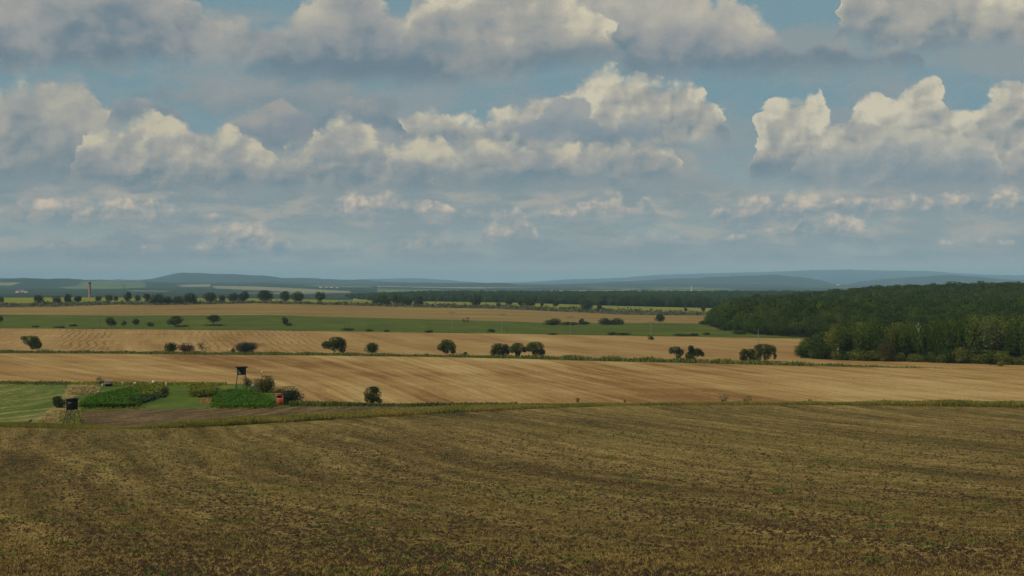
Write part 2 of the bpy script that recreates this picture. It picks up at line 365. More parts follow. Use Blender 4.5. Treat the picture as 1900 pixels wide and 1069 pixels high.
PIECES = {}
def add_sheet(D0, D1, n, names, fn, power=1.0):
    V, q, cl = sheet(D0, D1, n, fn, power)
    w = D1 - D0
    ok = (np.minimum(w[:-1], w[1:]) > 0.01) | (np.maximum(w[:-1], w[1:]) > 0.05)
    ok = np.repeat(ok, n)
    for i, nm in enumerate(names):
        m = (cl == i) & ok
        if m.any():
            f = q[m]; u, inv = np.unique(f.ravel(), return_inverse=True)
            PIECES.setdefault(nm, []).append((V[u], inv.reshape(-1, 4)))
zero = lambda px, py, D: np.zeros(px.shape, int)

# field boundaries as picture curves
B1 = [(-300, 790), (0, 793), (150, 797), (250, 797.5), (400, 792), (600, 780.5), (800, 769), (1000, 758.5), (1200, 752.5), (1400, 752), (1600, 753), (1900, 757), (2300, 762)]
B2 = [(-300, 782), (0, 787), (150, 790), (235, 793), (300, 790), (400, 784.5), (500, 779.5), (600, 772), (700, 765.5), (800, 760), (900, 756), (1000, 752.8), (1100, 750.5), (1400, 749.5), (1600, 749.5), (1900, 752), (2300, 756)]
B3 = [(-300, 712), (0, 711), (130, 712), (300, 712), (490, 713), (510, 722), (545, 752), (700, 753.5), (850, 752.5), (1000, 751.5), (1100, 749.5), (1400, 748.5), (1600, 748.5), (1900, 751), (2300, 755)]
G1 = [(-300, 656), (0, 656), (200, 657), (400, 659), (600, 660.5), (800, 663), (950, 666), (1100, 670.5), (1300, 675), (1500, 680), (1650, 682.8), (1750, 684), (2300, 692)]
G2 = [(-300, 651.5), (0, 652), (200, 653.5), (400, 655), (600, 656.5), (800, 660), (950, 662), (1100, 666), (1300, 670), (1500, 676), (1650, 681), (1750, 683.6), (2300, 691.6)]
S_ = [(-300, 609), (0, 610), (250, 612), (500, 614), (700, 617), (950, 620), (1100, 623), (1300, 626), (1480, 629), (2300, 631)]
E_ = [(-300, 583.5), (0, 584), (200, 586), (500, 585), (600, 588), (750, 592), (950, 597), (1030, 600.5), (1200, 600), (1310, 601)]
dB1, dB2, dB3, dG1, dG2, dS = (bcurve(c) for c in (B1, B2, B3, G1, G2, S_))
dB2 = np.maximum(dB2, dB1 + 1); dB3 = np.maximum(dB3, dB2 + 0.02); dG2 = np.maximum(dG2, dG1 + 0.02)
dE = bcurve(E_, 600, 1350); dE = np.where(PXC > 1310, dE[np.argmin(abs(PXC - 1305))], dE)
dF, dH, dK = const(1450), const(1530), const(1740)
WOODX = lambda D: np.interp(D, [440, 452, 470, 491, 520, 560, 600], [1910, 1900, 1700, 1484, 1482, 1500, 1560])
HILLX = lambda D: np.interp(D, [680, 700, 730, 830, 930, 1100, 1300, 1500], [1500, 1462, 1400, 1338, 1316, 1320, 1328, 1345])
cols_green = zero
add_sheet(const(0.0), const(30), 20, ['foreground_field'], zero, power=2)
add_sheet(const(30), dB1, 170, ['foreground_field'], zero)
add_sheet(dB1, dB2, 6, ['grass_verge'], zero)
def near_cls(px, py, D):
    c = np.full(px.shape, 3)
    plot_top = np.interp(px, [150, 250, 400, 600, 760, 900, 1000], [763, 760.5, 757.5, 755.5, 754, 752.5, 751])
    med_r = np.interp(py, [711, 745, 790], [128, 112, 52])
    c = np.where(px < 515, 1, c)                                        # garden plot
    c = np.where((px > np.interp(py, [745, 790], [150, 150])) & (py > plot_top), 0, c)   # ploughed strip
    c = np.where((px <= 150) & (px > med_r) & (py > 745), 4, c)         # dry grass
    c = np.where((px > med_r) & (px < np.interp(py, [712, 740], [190, 130])) & (py < 742), 4, c)
    c = np.where(px <= med_r, 2, c)
    return c
add_sheet(dB2, dB3, 60, ['ploughed_strip', 'garden_plot', 'mown_meadow', 'field_margin', 'dry_grass_ground'], near_cls)
add_sheet(dB3, dG1, 60, ['stubble_field'], zero)
add_sheet(dG1, dG2, 4, ['grassy_balk'], zero)
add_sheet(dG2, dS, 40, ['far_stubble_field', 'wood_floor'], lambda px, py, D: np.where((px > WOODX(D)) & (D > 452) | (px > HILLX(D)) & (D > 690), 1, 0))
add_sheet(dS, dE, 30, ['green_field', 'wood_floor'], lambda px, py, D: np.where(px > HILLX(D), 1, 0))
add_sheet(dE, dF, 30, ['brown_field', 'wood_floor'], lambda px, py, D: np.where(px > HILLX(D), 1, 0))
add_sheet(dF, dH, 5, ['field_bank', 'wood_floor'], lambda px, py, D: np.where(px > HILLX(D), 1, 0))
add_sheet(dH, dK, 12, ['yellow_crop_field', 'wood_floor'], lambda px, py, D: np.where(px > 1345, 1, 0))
add_sheet(dK, const(4500), 30, ['plain', 'far_woodland'], lambda px, py, D: np.where((px < 655) & (D > 2100), 1, 0))
def inpoly(px, py, poly):
    r = np.zeros(px.shape, bool); j = len(poly) - 1
    for i in range(len(poly)):
        (xi, yi), (xj, yj) = poly[i], poly[j]
        if yi != yj: r ^= ((yi > py) != (yj > py)) & (px < (xj - xi) * (py - yi) / (yj - yi) + xi)
        j = i
    return r
def far_cls(px, py, D):
    c = np.where(px < 700, 1, 0)
    for P_ in ([(105, 533), (145, 531), (150, 523), (240, 521), (272, 525), (272, 534), (200, 537), (130, 537)], [(560, 530), (690, 530), (690, 534), (600, 533)]): c[inpoly(px, py, P_)] = 2
    for P_ in ([(330, 529), (388, 528), (388, 533), (336, 533)], [(392, 531), (470, 532), (560, 536), (650, 541), (650, 544), (560, 543.5), (470, 539), (400, 536)], [(-90, 524), (40, 525), (22, 530), (-90, 531)],
               [(240, 539.6), (315, 540.4), (310, 541.6), (245, 541)], [(440, 544), (560, 543.6), (620, 545), (520, 546)]): c[inpoly(px, py, P_)] = 3
    return c
add_sheet(const(4500), const(9500), 110, ['plain', 'far_woodland', 'far_green_field', 'far_pale_field'], far_cls)
add_sheet(const(9500), const(12800), 36, ['distant_hills'], zero)
add_sheet(const(12800), const(36000), 70, ['distant_hills'], zero)

# ---------------------------------------------------------------- ground materials
def newmat(name):
    m = bpy.data.materials.new(name); m.use_nodes = True; nt = m.node_tree; nt.nodes.clear()
    out = nt.nodes.new('ShaderNodeOutputMaterial'); b = nt.nodes.new('ShaderNodeBsdfPrincipled')
    nt.links.new(b.outputs[0], out.inputs[0]); b.inputs['Roughness'].default_value = 0.95
    b.inputs['Specular IOR Level'].default_value = 0.1
    return m, nt, b
def pos(nt, rot=0.0):
    g = nt.nodes.new('ShaderNodeTexCoord'); s = nt.nodes.new('ShaderNodeSeparateXYZ'); nt.links.new(g.outputs['Object'], s.inputs[0])
    x, y, z = (Sk(nt, s.outputs[i]) for i in range(3))
    a = math.radians(rot)            # direction of the rows, bearing from the view axis
    along = x * math.sin(a) + y * math.cos(a); across = x * math.cos(a) - y * math.sin(a)
    return x, y, z, along, across
def bump(nt, b, hsk, strength, dist=0.1):
    n = nt.nodes.new('ShaderNodeBump'); n.inputs['Strength'].default_value = strength; n.inputs['Distance'].default_value = dist
    nt.links.new(hsk.k, n.inputs['Height']); nt.links.new(n.outputs[0], b.inputs['Normal'])
def setc(nt, b, c): nt.links.new(c.k, b.inputs['Base Color'])

def m_soil(name, scale=1.0, green=0.36, straw=1.0):
    m, nt, b = newmat(name); x, y, z, al, ac = pos(nt, -20)
    v = vec(nt, x, y, z)
    n1 = noise(nt, vec(nt, ac * 1.5, al * 0.55, z * 0.5), 3.2 * scale, 4, 0.65)
    n2 = noise(nt, vec(nt, ac, al * 0.4, z), 1.1 * scale, 5, 0.62)
    wv = noise(nt, v, 0.012, 3, 0.5)
    rows = noise(nt, vec(nt, ac * 0.11 + wv * 2.2, al * 0.009, 0.0), 1.0, 4, 0.55)
    rows2 = noise(nt, vec(nt, ac * 0.42 + wv * 8.0, al * 0.02, 4.0), 1.0, 3, 0.5)
    blot = noise(nt, v, 0.035, 4, 0.55)
    s = 0.75 + (n1 - 0.5) * 1.6 + (n2 - 0.5) * 0.9 + (rows - 0.5) * 0.75 + (rows2 - 0.5) * 0.75 + (blot - 0.5) * 0.2
    c = mixc(nt, s.step(0.50, 0.72), (0.034, 0.021, 0.008), (0.138, 0.089, 0.022))
    c = mixc(nt, s.step(0.72, 1.08) * straw, c, (0.34, 0.240, 0.076))
    gsp = noise(nt, v, 0.55, 4, 0.6)
    gbl = noise(nt, v, 0.03, 3, 0.5)
    c = mixc(nt, (gsp * 0.6 + gbl * 0.55).step(0.52, 0.70) * green, c, (0.092, 0.094, 0.009))
    setc(nt, b, c); bump(nt, b, n1 * 0.6 + n2, 1.0, 0.22 / scale)
    return m
def m_straw(name, rot, palette, tram=None, rowscale=1.0, contrast=1.0):
    lo_, mid_, hi_ = palette
    m, nt, b = newmat(name); x, y, z, al, ac = pos(nt, rot)
    v = vec(nt, x, y, z)
    wv = noise(nt, v, 0.006, 3, 0.5)
    if name == 'straw_stubble':      # rows bend round to the left at the western end
        q = (x + 60.0) * (x + 60.0) + 1600.0
        ac = (y + x * 2.65 + q._m('SQRT') * 1.35) * 0.24
    r1 = noise(nt, vec(nt, ac * 0.045 * rowscale + wv * 1.5, al * 0.005, 0.0), 1.0, 5, 0.6)
    r2 = noise(nt, vec(nt, ac * 0.55 * rowscale + wv * 5, al * 0.006, 3.0), 1.0, 4, 0.6)
    r3 = noise(nt, vec(nt, x * 0.012, y * 0.045, 9.0), 1.0, 5, 0.6)
    f = noise(nt, v, 1.3, 4, 0.6)
    s = (r1 - 0.5) * 1.6 + (r2 - 0.5) * 1.05 + (r3 - 0.5) * 0.7 + (f - 0.5) * 0.8
    s = s * contrast + 0.5
    c = mixc(nt, s.step(0.18, 0.5), lo_, mid_)
    c = mixc(nt, s.step(0.5, 0.85), c, hi_)
    if tram:
        c = tram(nt, c, x, y, al, ac, wv, v, lo_)
    setc(nt, b, c); bump(nt, b, f, 0.6, 0.12)
    return m
def tram2(nt, c, x, y, al, ac, wv, v, lo_):
    wob = noise(nt, vec(nt, x * 0.02, y * 0.016, 0.0), 1.0, 2, 0.5)
    ph = (ac + (wob - 0.5) * 9.0) * 0.30
    w = (ph * 6.28318)._m('SINE').step(0.15, 0.9)
    brk = noise(nt, vec(nt, ac * 0.08, al * 0.02, 2.0), 1.0, 3, 0.6).step(0.36, 0.50)
    px = x / y * F + 950
    m1 = px.step(85, 130) * (1.0 - px.step(195, 222)); m2 = px.step(320, 380) * (1.0 - px.step(560, 620))
    m3 = 1.0 - px.step(10, 40)
    return mixc(nt, w * brk * (m1 + m2 * 0.75 + m3 * 0.5)  .clamp() * 0.7, c, (0.15, 0.07, 0.02))
def m_blend(name, cols, scale=0.05, stretch=(1, 1), rot=0, fine_s=1.5, amp=0.4, bump_d=0.2, rows=None):
    m, nt, b = newmat(name); x, y, z, al, ac = pos(nt, rot)
    n1 = noise(nt, vec(nt, ac * stretch[0], al * stretch[1], 0.0), scale, 5, 0.6)
    n2 = noise(nt, vec(nt, x, y, z), fine_s, 4, 0.6)
    s = n1 + (n2 - 0.5) * amp
    if rows:
        wv = noise(nt, vec(nt, x, y, z), 0.03, 2, 0.5)
        s = s + ((ac * rows[0] + wv * rows[2])._m('SINE')) * rows[1]
    c = mixc(nt, s.step(0.3, 0.52), cols[0], cols[1])
    c = mixc(nt, s.step(0.5, 0.72), c, cols[2])
    setc(nt, b, c); bump(nt, b, n2, 0.8, bump_d)
    return m
STRAW1 = ((0.180, 0.090, 0.024), (0.298, 0.180, 0.058), (0.42, 0.292, 0.115))
STRAW2 = ((0.195, 0.103, 0.029), (0.308, 0.190, 0.064), (0.41, 0.286, 0.115))
M = {}
M['foreground_field'] = m_soil('soil_and_stubble')
M['ploughed_strip'] = m_blend('ploughed_soil', ((0.050, 0.030, 0.011), (0.110, 0.070, 0.026), (0.21, 0.145, 0.065)), 0.5, (0.12, 1.0), -75, 1.2, 1.0)
M['grass_verge'] = m_blend('verge_ground', ((0.06, 0.055, 0.015), (0.12, 0.115, 0.025), (0.19, 0.15, 0.045)), 0.15)
M['garden_plot'] = m_blend('garden_grass', ((0.046, 0.074, 0.007), (0.070, 0.108, 0.010), (0.14, 0.14, 0.022)), 0.12, (1, 0.4), 0, 1.0, 0.5)
M['mown_meadow'] = m_blend('mown_hay_grass', ((0.048, 0.085, 0.008), (0.105, 0.128, 0.020), (0.26, 0.205, 0.075)), 0.22, (1, 0.12), 12, 0.8, 0.8, rows=(1.1, 0.06, 22))
M['field_margin'] = m_blend('margin_grass', ((0.04, 0.06, 0.014), (0.07, 0.085, 0.02), (0.14, 0.12, 0.04)), 0.3)
M['dry_grass_ground'] = m_blend('dry_grass', ((0.10, 0.115, 0.025), (0.24, 0.185, 0.06), (0.36, 0.25, 0.10)), 0.12)
M['stubble_field'] = m_straw('straw_stubble', -14, STRAW1, contrast=1.15)
M['grassy_balk'] = M['field_margin']
M['far_stubble_field'] = m_straw('far_straw_stubble', -14, STRAW2, tram2, 1.0, 0.7)
M['green_field'] = m_blend('green_crop', ((0.050, 0.070, 0.004), (0.068, 0.090, 0.006), (0.115, 0.115, 0.012)), 0.012, (2.0, 3.0), 80, 0.25, 0.5, 0.6)
M['brown_field'] = m_blend('brown_stubble', ((0.165, 0.105, 0.028), (0.22, 0.145, 0.040), (0.31, 0.205, 0.055)), 0.008, (3.0, 1.0), 85, 0.15, 0.35, 0.3)
M['field_bank'] = m_blend('bank_scrub', ((0.04, 0.05, 0.018), (0.075, 0.07, 0.024), (0.13, 0.105, 0.035)), 0.05, (1, 1), 0, 0.3, 0.5, 0.5)
M['yellow_crop_field'] = m_blend('yellow_flowering_crop', ((0.11, 0.125, 0.014), (0.19, 0.19, 0.018), (0.26, 0.235, 0.024)), 0.01, (3, 1), 85, 0.2, 0.5, 0.5)
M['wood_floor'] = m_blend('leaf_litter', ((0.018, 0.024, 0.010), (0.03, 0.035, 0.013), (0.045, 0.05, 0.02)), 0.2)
def m_plain(name, far):
    m, nt, b = newmat(name); x, y, z, al, ac = pos(nt, 0)
    wv = noise(nt, vec(nt, x, y, 0.0), 0.0006, 3, 0.5)
    if far:
        n = noise(nt, vec(nt, x, y * 0.5, 0.0), 0.0011, 4, 0.6)
        c = mixc(nt, n.step(0.60, 0.66), (0.03, 0.048, 0.03), (0.16, 0.17, 0.08))
    else:
        cell = voro(nt, vec(nt, x + wv * 500, y * 0.45 + wv * 300, 0.0), 0.0022, 0, 0.5, out='Color')
        s = nt.nodes.new('ShaderNodeSeparateColor'); nt.links.new(cell.k, s.inputs[0])
        r, g = Sk(nt, s.outputs[0]), Sk(nt, s.outputs[1])
        f = mixc(nt, r, (0.11, 0.15, 0.055), (0.27, 0.25, 0.12))
        wood = noise(nt, vec(nt, x, y * 0.4, 5.0), 0.0009, 4, 0.6)
        tree = noise(nt, vec(nt, x, y, 5.0), 0.02, 3, 0.6)
        wc = mixc(nt, tree, (0.018, 0.035, 0.016), (0.045, 0.07, 0.03))
        c = mixc(nt, (wood + (g - 0.5) * 0.16).step(0.46, 0.475), f, wc)
    setc(nt, b, c); return m
M['plain'] = m_plain('patchwork_of_fields', False)
M['distant_hills'] = m_plain('wooded_hills', True)
M['far_woodland'] = m_blend('far_tree_cover', ((0.014, 0.030, 0.012), (0.024, 0.045, 0.016), (0.045, 0.07, 0.024)), 0.004, (1, .6), 0, 0.03, 0.6)
M['far_green_field'] = m_blend('far_grass', ((0.075, 0.115, 0.04), (0.11, 0.15, 0.05), (0.16, 0.19, 0.07)), 0.002, (1, 4), 0, 0.01, 0.3)
M['far_pale_field'] = m_blend('far_ripe_field', ((0.16, 0.15, 0.08), (0.23, 0.21, 0.11), (0.29, 0.26, 0.14)), 0.002, (1, 4), 0, 0.01, 0.3)
for nm, parts in PIECES.items():
    Vs, Fs, o_ = [], [], 0
    for V, f in parts: Vs.append(V); Fs.append(f + o_); o_ += len(V)
    o = mk(nm, np.concatenate(Vs), np.concatenate(Fs), M[nm], smooth=True)
    me = o.data
    setp(o, kind='structure')
# ================================================================ vegetation builders
def m_leaf(name, dark, light, freq=0.5, hue=None, transl=0.25, ri_w=0.45):
    m, nt, b = newmat(name); x, y, z, al, ac = pos(nt)
    oi = nt.nodes.new('ShaderNodeObjectInfo'); r = Sk(nt, oi.outputs['Random'])
    g = nt.nodes.new('ShaderNodeNewGeometry'); ri = Sk(nt, g.outputs['Random Per Island'])
    n = noise(nt, vec(nt, x + r * 37.0, y, z), freq, 2, 0.5)
    s = (n - 0.5) * 1.4 + (ri - 0.5) * ri_w + (r - 0.5) * 0.7 + 0.5
    c = mixc(nt, s.clamp(), dark, light)
    if hue: c = mixc(nt, (r * 0.5 + n * 0.6).step(0.55, 0.85) * 0.8, c, hue)
    setc(nt, b, c); b.inputs['Roughness'].default_value = 0.7
    if transl:
        out = [q for q in nt.nodes if q.type == 'OUTPUT_MATERIAL'][0]
        tr = nt.nodes.new('ShaderNodeBsdfTranslucent'); nt.links.new(c.k, tr.inputs[0])
        ms = nt.nodes.new('ShaderNodeMixShader'); ms.inputs[0].default_value = transl
        nt.links.new(b.outputs[0], ms.inputs[1]); nt.links.new(tr.outputs[0], ms.inputs[2]); nt.links.new(ms.outputs[0], out.inputs[0])
    return m
L_OAK = m_leaf('orchard_leaves', (0.028, 0.042, 0.006), (0.082, 0.098, 0.018))
L_ROAD = m_leaf('roadside_leaves', (0.028, 0.042, 0.008), (0.070, 0.085, 0.018))
L_DARK = m_leaf('dark_shrub_leaves', (0.022, 0.034, 0.014), (0.05, 0.068, 0.024))
L_RED = m_leaf('reddish_leaves', (0.070, 0.034, 0.018), (0.14, 0.078, 0.036))
L_RUST = m_leaf('rusty_leaves', (0.035, 0.038, 0.009), (0.095, 0.080, 0.022))
L_TAWN = m_leaf('tawny_leaves', (0.055, 0.050, 0.014), (0.15, 0.12, 0.035))
L_GREY = m_leaf('grey_green_leaves', (0.07, 0.075, 0.035), (0.13, 0.13, 0.06))
L_WOOD = m_leaf('wood_leaves', (0.024, 0.046, 0.006), (0.080, 0.115, 0.016), 0.25, (0.10, 0.12, 0.02))
L_WOOD2 = m_leaf('yellow_green_wood_leaves', (0.050, 0.066, 0.010), (0.16, 0.17, 0.028), 0.25)
L_HILL = m_leaf('hill_wood_leaves', (0.018, 0.036, 0.003), (0.066, 0.098, 0.008), 0.07, ri_w=0.25)
L_WILLOW = m_leaf('pale_willow_leaves', (0.06, 0.08, 0.03), (0.17, 0.19, 0.075), 0.3)
G_CROP = m_leaf('tall_green_crop_leaves', (0.040, 0.098, 0.004), (0.070, 0.150, 0.007), 0.3)
G_WEED = m_leaf('yellow_green_weeds', (0.10, 0.125, 0.010), (0.20, 0.205, 0.022), 0.3)
G_VERGE = m_leaf('verge_grass', (0.085, 0.10, 0.016), (0.22, 0.215, 0.04), 0.09, (0.30, 0.215, 0.06))
G_BALK = m_leaf('balk_grass', (0.055, 0.075, 0.014), (0.14, 0.155, 0.032), 0.15)
G_DRY = m_leaf('dry_grass_blades', (0.24, 0.17, 0.06), (0.42, 0.32, 0.13), 0.3)
G_STUB = m_leaf('straw_stalks', (0.14, 0.095, 0.028), (0.44, 0.31, 0.100), 0.4)
G_SEED = m_leaf('green_seedlings', (0.05, 0.085, 0.014), (0.10, 0.16, 0.03), 0.4)
def m_plainmat(name, a, b2, scale=3.0, rough=0.85):
    m, nt, b = newmat(name); x, y, z, al, ac = pos(nt)
    n = noise(nt, vec(nt, x, y, z * 0.4), scale, 4, 0.6)
    setc(nt, b, mixc(nt, n.step(0.3, 0.7), a, b2)); b.inputs['Roughness'].default_value = rough
    bump(nt, b, n, 0.4, 0.02); return m
M_BARK = m_plainmat('bark', (0.045, 0.035, 0.026), (0.10, 0.08, 0.06), 4)
M_BIRCH = m_plainmat('birch_bark', (0.45, 0.44, 0.40), (0.62, 0.60, 0.55), 2)
M_CLOD = m_plainmat('soil_clods', (0.028, 0.018, 0.009), (0.062, 0.039, 0.018), 2)

def leaf_quads(rs, C, size, flat=0.0, out=None, ow=1.05):
    """one small randomly turned leaf card per centre, facing mostly outwards where out is given"""
    n = len(C)
    nrm = rs.randn(n, 3) * (1.0 if out is None else 0.85); nrm[:, 2] += flat
    if out is not None: nrm += out * ow; nrm /= np.linalg.norm(nrm, axis=1)[:, None]
    t = rs.randn(n, 3); u = np.cross(nrm, t); u /= np.linalg.norm(u, axis=1)[:, None] + 1e-9
    w = np.cross(nrm, u)
    s = size * (0.6 + 0.8 * rs.rand(n))[:, None]
    a, b_ = u * s * 0.5, w * s * (0.28 + 0.2 * rs.rand(n))[:, None]
    V = np.stack([C - a, C + b_ - a * 0.1, C + a, C - b_ + a * 0.1], 1)
    return V.reshape(-1, 3), np.arange(4 * n).reshape(n, 4)
def crown_points(rs, w, hgt, z0, style, n, lobes=None):
    """points in the shells of many lobes; returns [n,3]"""
    c = np.array([0, 0, z0 + hgt / 2])
    L = []
    if style == 'round': nl, lr, fill = 11, 0.30, 0.62
    elif style == 'spread': nl, lr, fill = 17, 0.22, 0.76
    elif style == 'sparse': nl, lr, fill = 11, 0.15, 0.95
    elif style == 'bush': nl, lr, fill = 10, 0.30, 0.66
    elif style == 'column': nl, lr, fill = 12, 0.36, 0.6
    elif style == 'dense': nl, lr, fill = 22, 0.24, 0.72
    else: nl, lr, fill = 12, 0.25, 0.7
    k = 0
    while len(L) < nl:
        d = rs.randn(3); d /= np.linalg.norm(d)
        if style in ('round', 'spread', 'sparse', 'dense') and d[2] < -0.55: continue
        if style == 'bush' and d[2] < -0.3: d[2] = -0.3
        rr = fill * (0.72 + 0.38 * rs.rand())
        p = c + d * rr * np.array([w / 2, w / 2, hgt / 2])
        rad = lr * (0.7 + 0.65 * rs.rand())
        L.append((p, np.array([w * rad, w * rad, hgt * rad * (1.2 if style != 'column' else 0.6)])))
    if style in ('round', 'bush', 'dense', 'column', 'spread'):
        kk = 0.34 if style != 'spread' else 0.27
        L.append((c - np.array([0, 0, 0.08 * hgt]), np.array([w * kk, w * kk, hgt * 0.40])))
    if lobes:
        L = [(np.array([lx * w / 2, (rs.rand() - 0.5) * w * 0.25, z0 + lz * hgt]), np.array([lrx * w / 2, lrx * w / 2 * 0.9, lrz * hgt])) for lx, lz, lrx, lrz in lobes]
        L += [(p_ + np.clip(rs.randn(3), -1, 1) * r_ * np.array([0.42, 0.42, 0.4]), r_ * 0.42) for p_, r_ in list(L) for _ in range(3)]
    wts = np.array([l[1][0] * l[1][2] for l in L]); wts /= wts.sum()
    pick = rs.choice(len(L), n, p=wts)
    P = np.array([l[0] for l in L])[pick]; R = np.array([l[1] for l in L])[pick]
    d = rs.randn(n, 3); d /= np.linalg.norm(d, axis=1)[:, None]
    rad = (0.5 + 0.5 * rs.rand(n) ** 0.5) * (1 + 0.05 * rs.randn(n))
    Q = P + d * R * rad[:, None]
    Q[:, 2] = np.maximum(Q[:, 2], 0.03 * hgt + 0.1 * rs.rand(n) * hgt if style == 'bush' else z0 * 0.75)
    # fit the crown to its width and height
    lo_, hi_ = np.percentile(Q[:, 0], 1), np.percentile(Q[:, 0], 99)
    Q[:, 0] = (Q[:, 0] - (lo_ + hi_) / 2) * w / (hi_ - lo_)
    lo_, hi_ = np.percentile(Q[:, 2], 1), np.percentile(Q[:, 2], 99)
    Q[:, 2] = z0 * 0.85 + (Q[:, 2] - lo_) * (hgt + z0 * 0.15) / (hi_ - lo_) if style != 'bush' else (Q[:, 2] - lo_) * (hgt + z0) / (hi_ - lo_)
    Q[:, 2] = np.minimum(Q[:, 2], (hgt + z0) * (1.0 + 0.0 * Q[:, 2]))
    cc = Q.mean(0); od = (Q - cc) / np.array([w / 2, w / 2, hgt / 2])
    return Q, L, d * 0.8 + od * 0.6
def tube(segs, k=6):
    """segs: list of polylines [(x,y,z,r),...] -> tapered tubes"""
    V, Fc = [], []
    for line in segs:
        line = np.array(line, float); n = len(line)
        base = len(V)
        for i in range(n):
            d = line[min(i + 1, n - 1), :3] - line[max(i - 1, 0), :3]; d /= np.linalg.norm(d) + 1e-9
            a = np.cross(d, [0.3, 1, 0.1]); a /= np.linalg.norm(a); b_ = np.cross(d, a)
            for j in range(k):
                t = 2 * math.pi * j / k
                V.append(line[i, :3] + (a * math.cos(t) + b_ * math.sin(t)) * line[i, 3])
        for i in range(n - 1):
            for j in range(k):
                j2 = (j + 1) % k
                Fc.append((base + i * k + j, base + i * k + j2, base + (i + 1) * k + j2, base + (i + 1) * k + j))
    return V, Fc
def tree_meshes(seed, w, hgt, style, leaf, n, trunk_frac=0.25, trunk_r=None, lean=0.0, stems=1, flat=0.3, lobes=None):
    rs = np.random.RandomState(seed)
    z0 = hgt * trunk_frac
    Q, L, OD = crown_points(rs, w, hgt - z0, z0, style, n, lobes)
    Q[:, 0] += lean * Q[:, 2]
    V, Fc = leaf_quads(rs, Q, leaf, flat, OD)
    tr = trunk_r or 0.030 * hgt + 0.04
    segs = []
    for s_ in range(stems):
        ox = (rs.rand() - 0.5) * w * 0.35 if stems > 1 else 0
        top = np.array([ox * 1.6 + lean * z0 + rs.randn() * w * 0.03, rs.randn() * w * 0.03, z0 + (hgt - z0) * 0.35])
        segs.append([(ox, 0, -0.3, tr * 1.25), (ox + top[0] * 0.2, 0, z0 * 0.5, tr), (top[0] * 0.7, top[1] * 0.7, z0, tr * 0.85), (*top, tr * 0.55)])
        for p, r in L[:6]:
            q = p * np.array([0.8, 0.8, 0.86]); q[0] += lean * q[2]
            st = np.array([top[0] * 0.7, top[1] * 0.7, z0 * (0.8 + 0.3 * rs.rand())])
            mid = (st + q) / 2 + np.array([0, 0, -0.08 * hgt * rs.rand()])
            segs.append([(*st, tr * 0.5), (*mid, tr * 0.33), (*q, tr * 0.12)])
    tv, tf = tube(segs)
    return (V, Fc), (tv, tf)
def make_tree(name, label, cat, group, px, py, w_px, h_px, style='round', mat=None, seed=0, D=None, bark=None, frac=0.25, lean=0.0,
              stems=1, n=None, leafscale=1.0, part='crown', sink=0.0, lobes=None):
    D = D or solveD(px, py)
    p = at(px, py, D)
    w = w_px * D / F; hgt = h_px * D / F
    leaf = max(0.20, D / 1422.0 * 0.85) * leafscale
    leaf = min(leaf, w * 0.22)
    if n is None:
        cover = (w * hgt) / (leaf * leaf * 0.35)
        n = int(min(6500, max(300, cover * (5.0 if style not in ('sparse',) else 2.0))))
    (V, Fc), (tv, tf) = tree_meshes(seed or int(px * 7 + py), w, hgt, style, leaf, n, frac, lean=lean, stems=stems, lobes=lobes)
    root = bpy.data.objects.new(name, None); COL.objects.link(root); root.location = (p.x, p.y, p.z - sink)
    root.empty_display_size = 0.5
    setp(root, label, cat, group)
    mk(part, V, Fc, mat or L_OAK, root)
    mk('trunk' if cat == 'tree' else 'stem', tv, tf, bark or M_BARK, root, smooth=True)
    return root

# ---------------------------------------------------------------- trees on the balk between the two stubble fields
BG = 'trees and bushes along the grassy balk between the stubble fields'
T = make_tree
T('leaning_tree', 'wide low tree with crown tilting left, alone at the left end of the balk', 'tree', BG, 59, 649, 36, 25, 'spread', frac=0.10, lobes=[(-.1,.62,.75,.36),(.4,.35,.45,.3),(-.75,.78,.28,.15),(.1,.3,.4,.25)], lean=0.0)
T('bush', 'round dark green bush left of the reddish bush on the balk', 'bush', BG, 317, 654, 23, 18, 'bush', frac=0.05, part='foliage')
T('bush', 'reddish brown bush between a green bush and a small gnarled tree', 'bush', BG, 346, 653, 28, 16, 'bush', L_RED, frac=0.05, part='foliage')
T('gnarled_tree', 'small gnarled thin-leaved tree just right of the reddish bush', 'tree', BG, 378, 651, 22, 16, 'sparse', L_GREY, frac=0.2, stems=2, n=260)
T('bush', 'tiny bush touching the left side of the broad dark bush on the balk', 'bush', BG, 432, 654, 8, 6, 'bush', frac=0.05, part='foliage')
T('bush', 'broad low dark bush on the balk behind the green hunting blind', 'bush', BG, 457, 655, 40, 19, 'bush', L_DARK, frac=0.05, part='foliage')
T('orchard_tree', 'large full tree leaning to the left, tallest left of centre on the balk', 'tree', BG, 620, 656, 42, 30, 'spread', frac=0.11, lobes=[(-.6,.5,.42,.25),(.1,.7,.6,.3),(.5,.5,.45,.38),(.6,.2,.3,.16),(-.1,.4,.5,.22)])
T('small_tree', 'small pointed tree standing alone between two large balk trees', 'tree', BG, 690, 657, 24, 20, 'round', frac=0.14)
T('orchard_tree', 'round-crowned tree with a short clear trunk alone near the centre of the balk', 'tree', BG, 829, 658, 32, 27, 'spread', frac=0.11, lobes=[(0,.68,.7,.32),(-.55,.48,.42,.22),(.5,.5,.45,.3),(.62,.22,.3,.14),(-.1,.3,.35,.2)])
T('weed_tuft', 'tiny green tuft on the balk right of the round-crowned tree', 'plant', BG, 863, 660, 7, 6, 'bush', frac=0.05, part='foliage')
T('orchard_tree', 'left tree of the row of three close together on the balk', 'tree', BG, 928, 662, 34, 24, 'spread', frac=0.13, stems=2, lobes=[(-.2,.62,.7,.35),(.5,.55,.45,.35),(-.7,.38,.3,.16)])
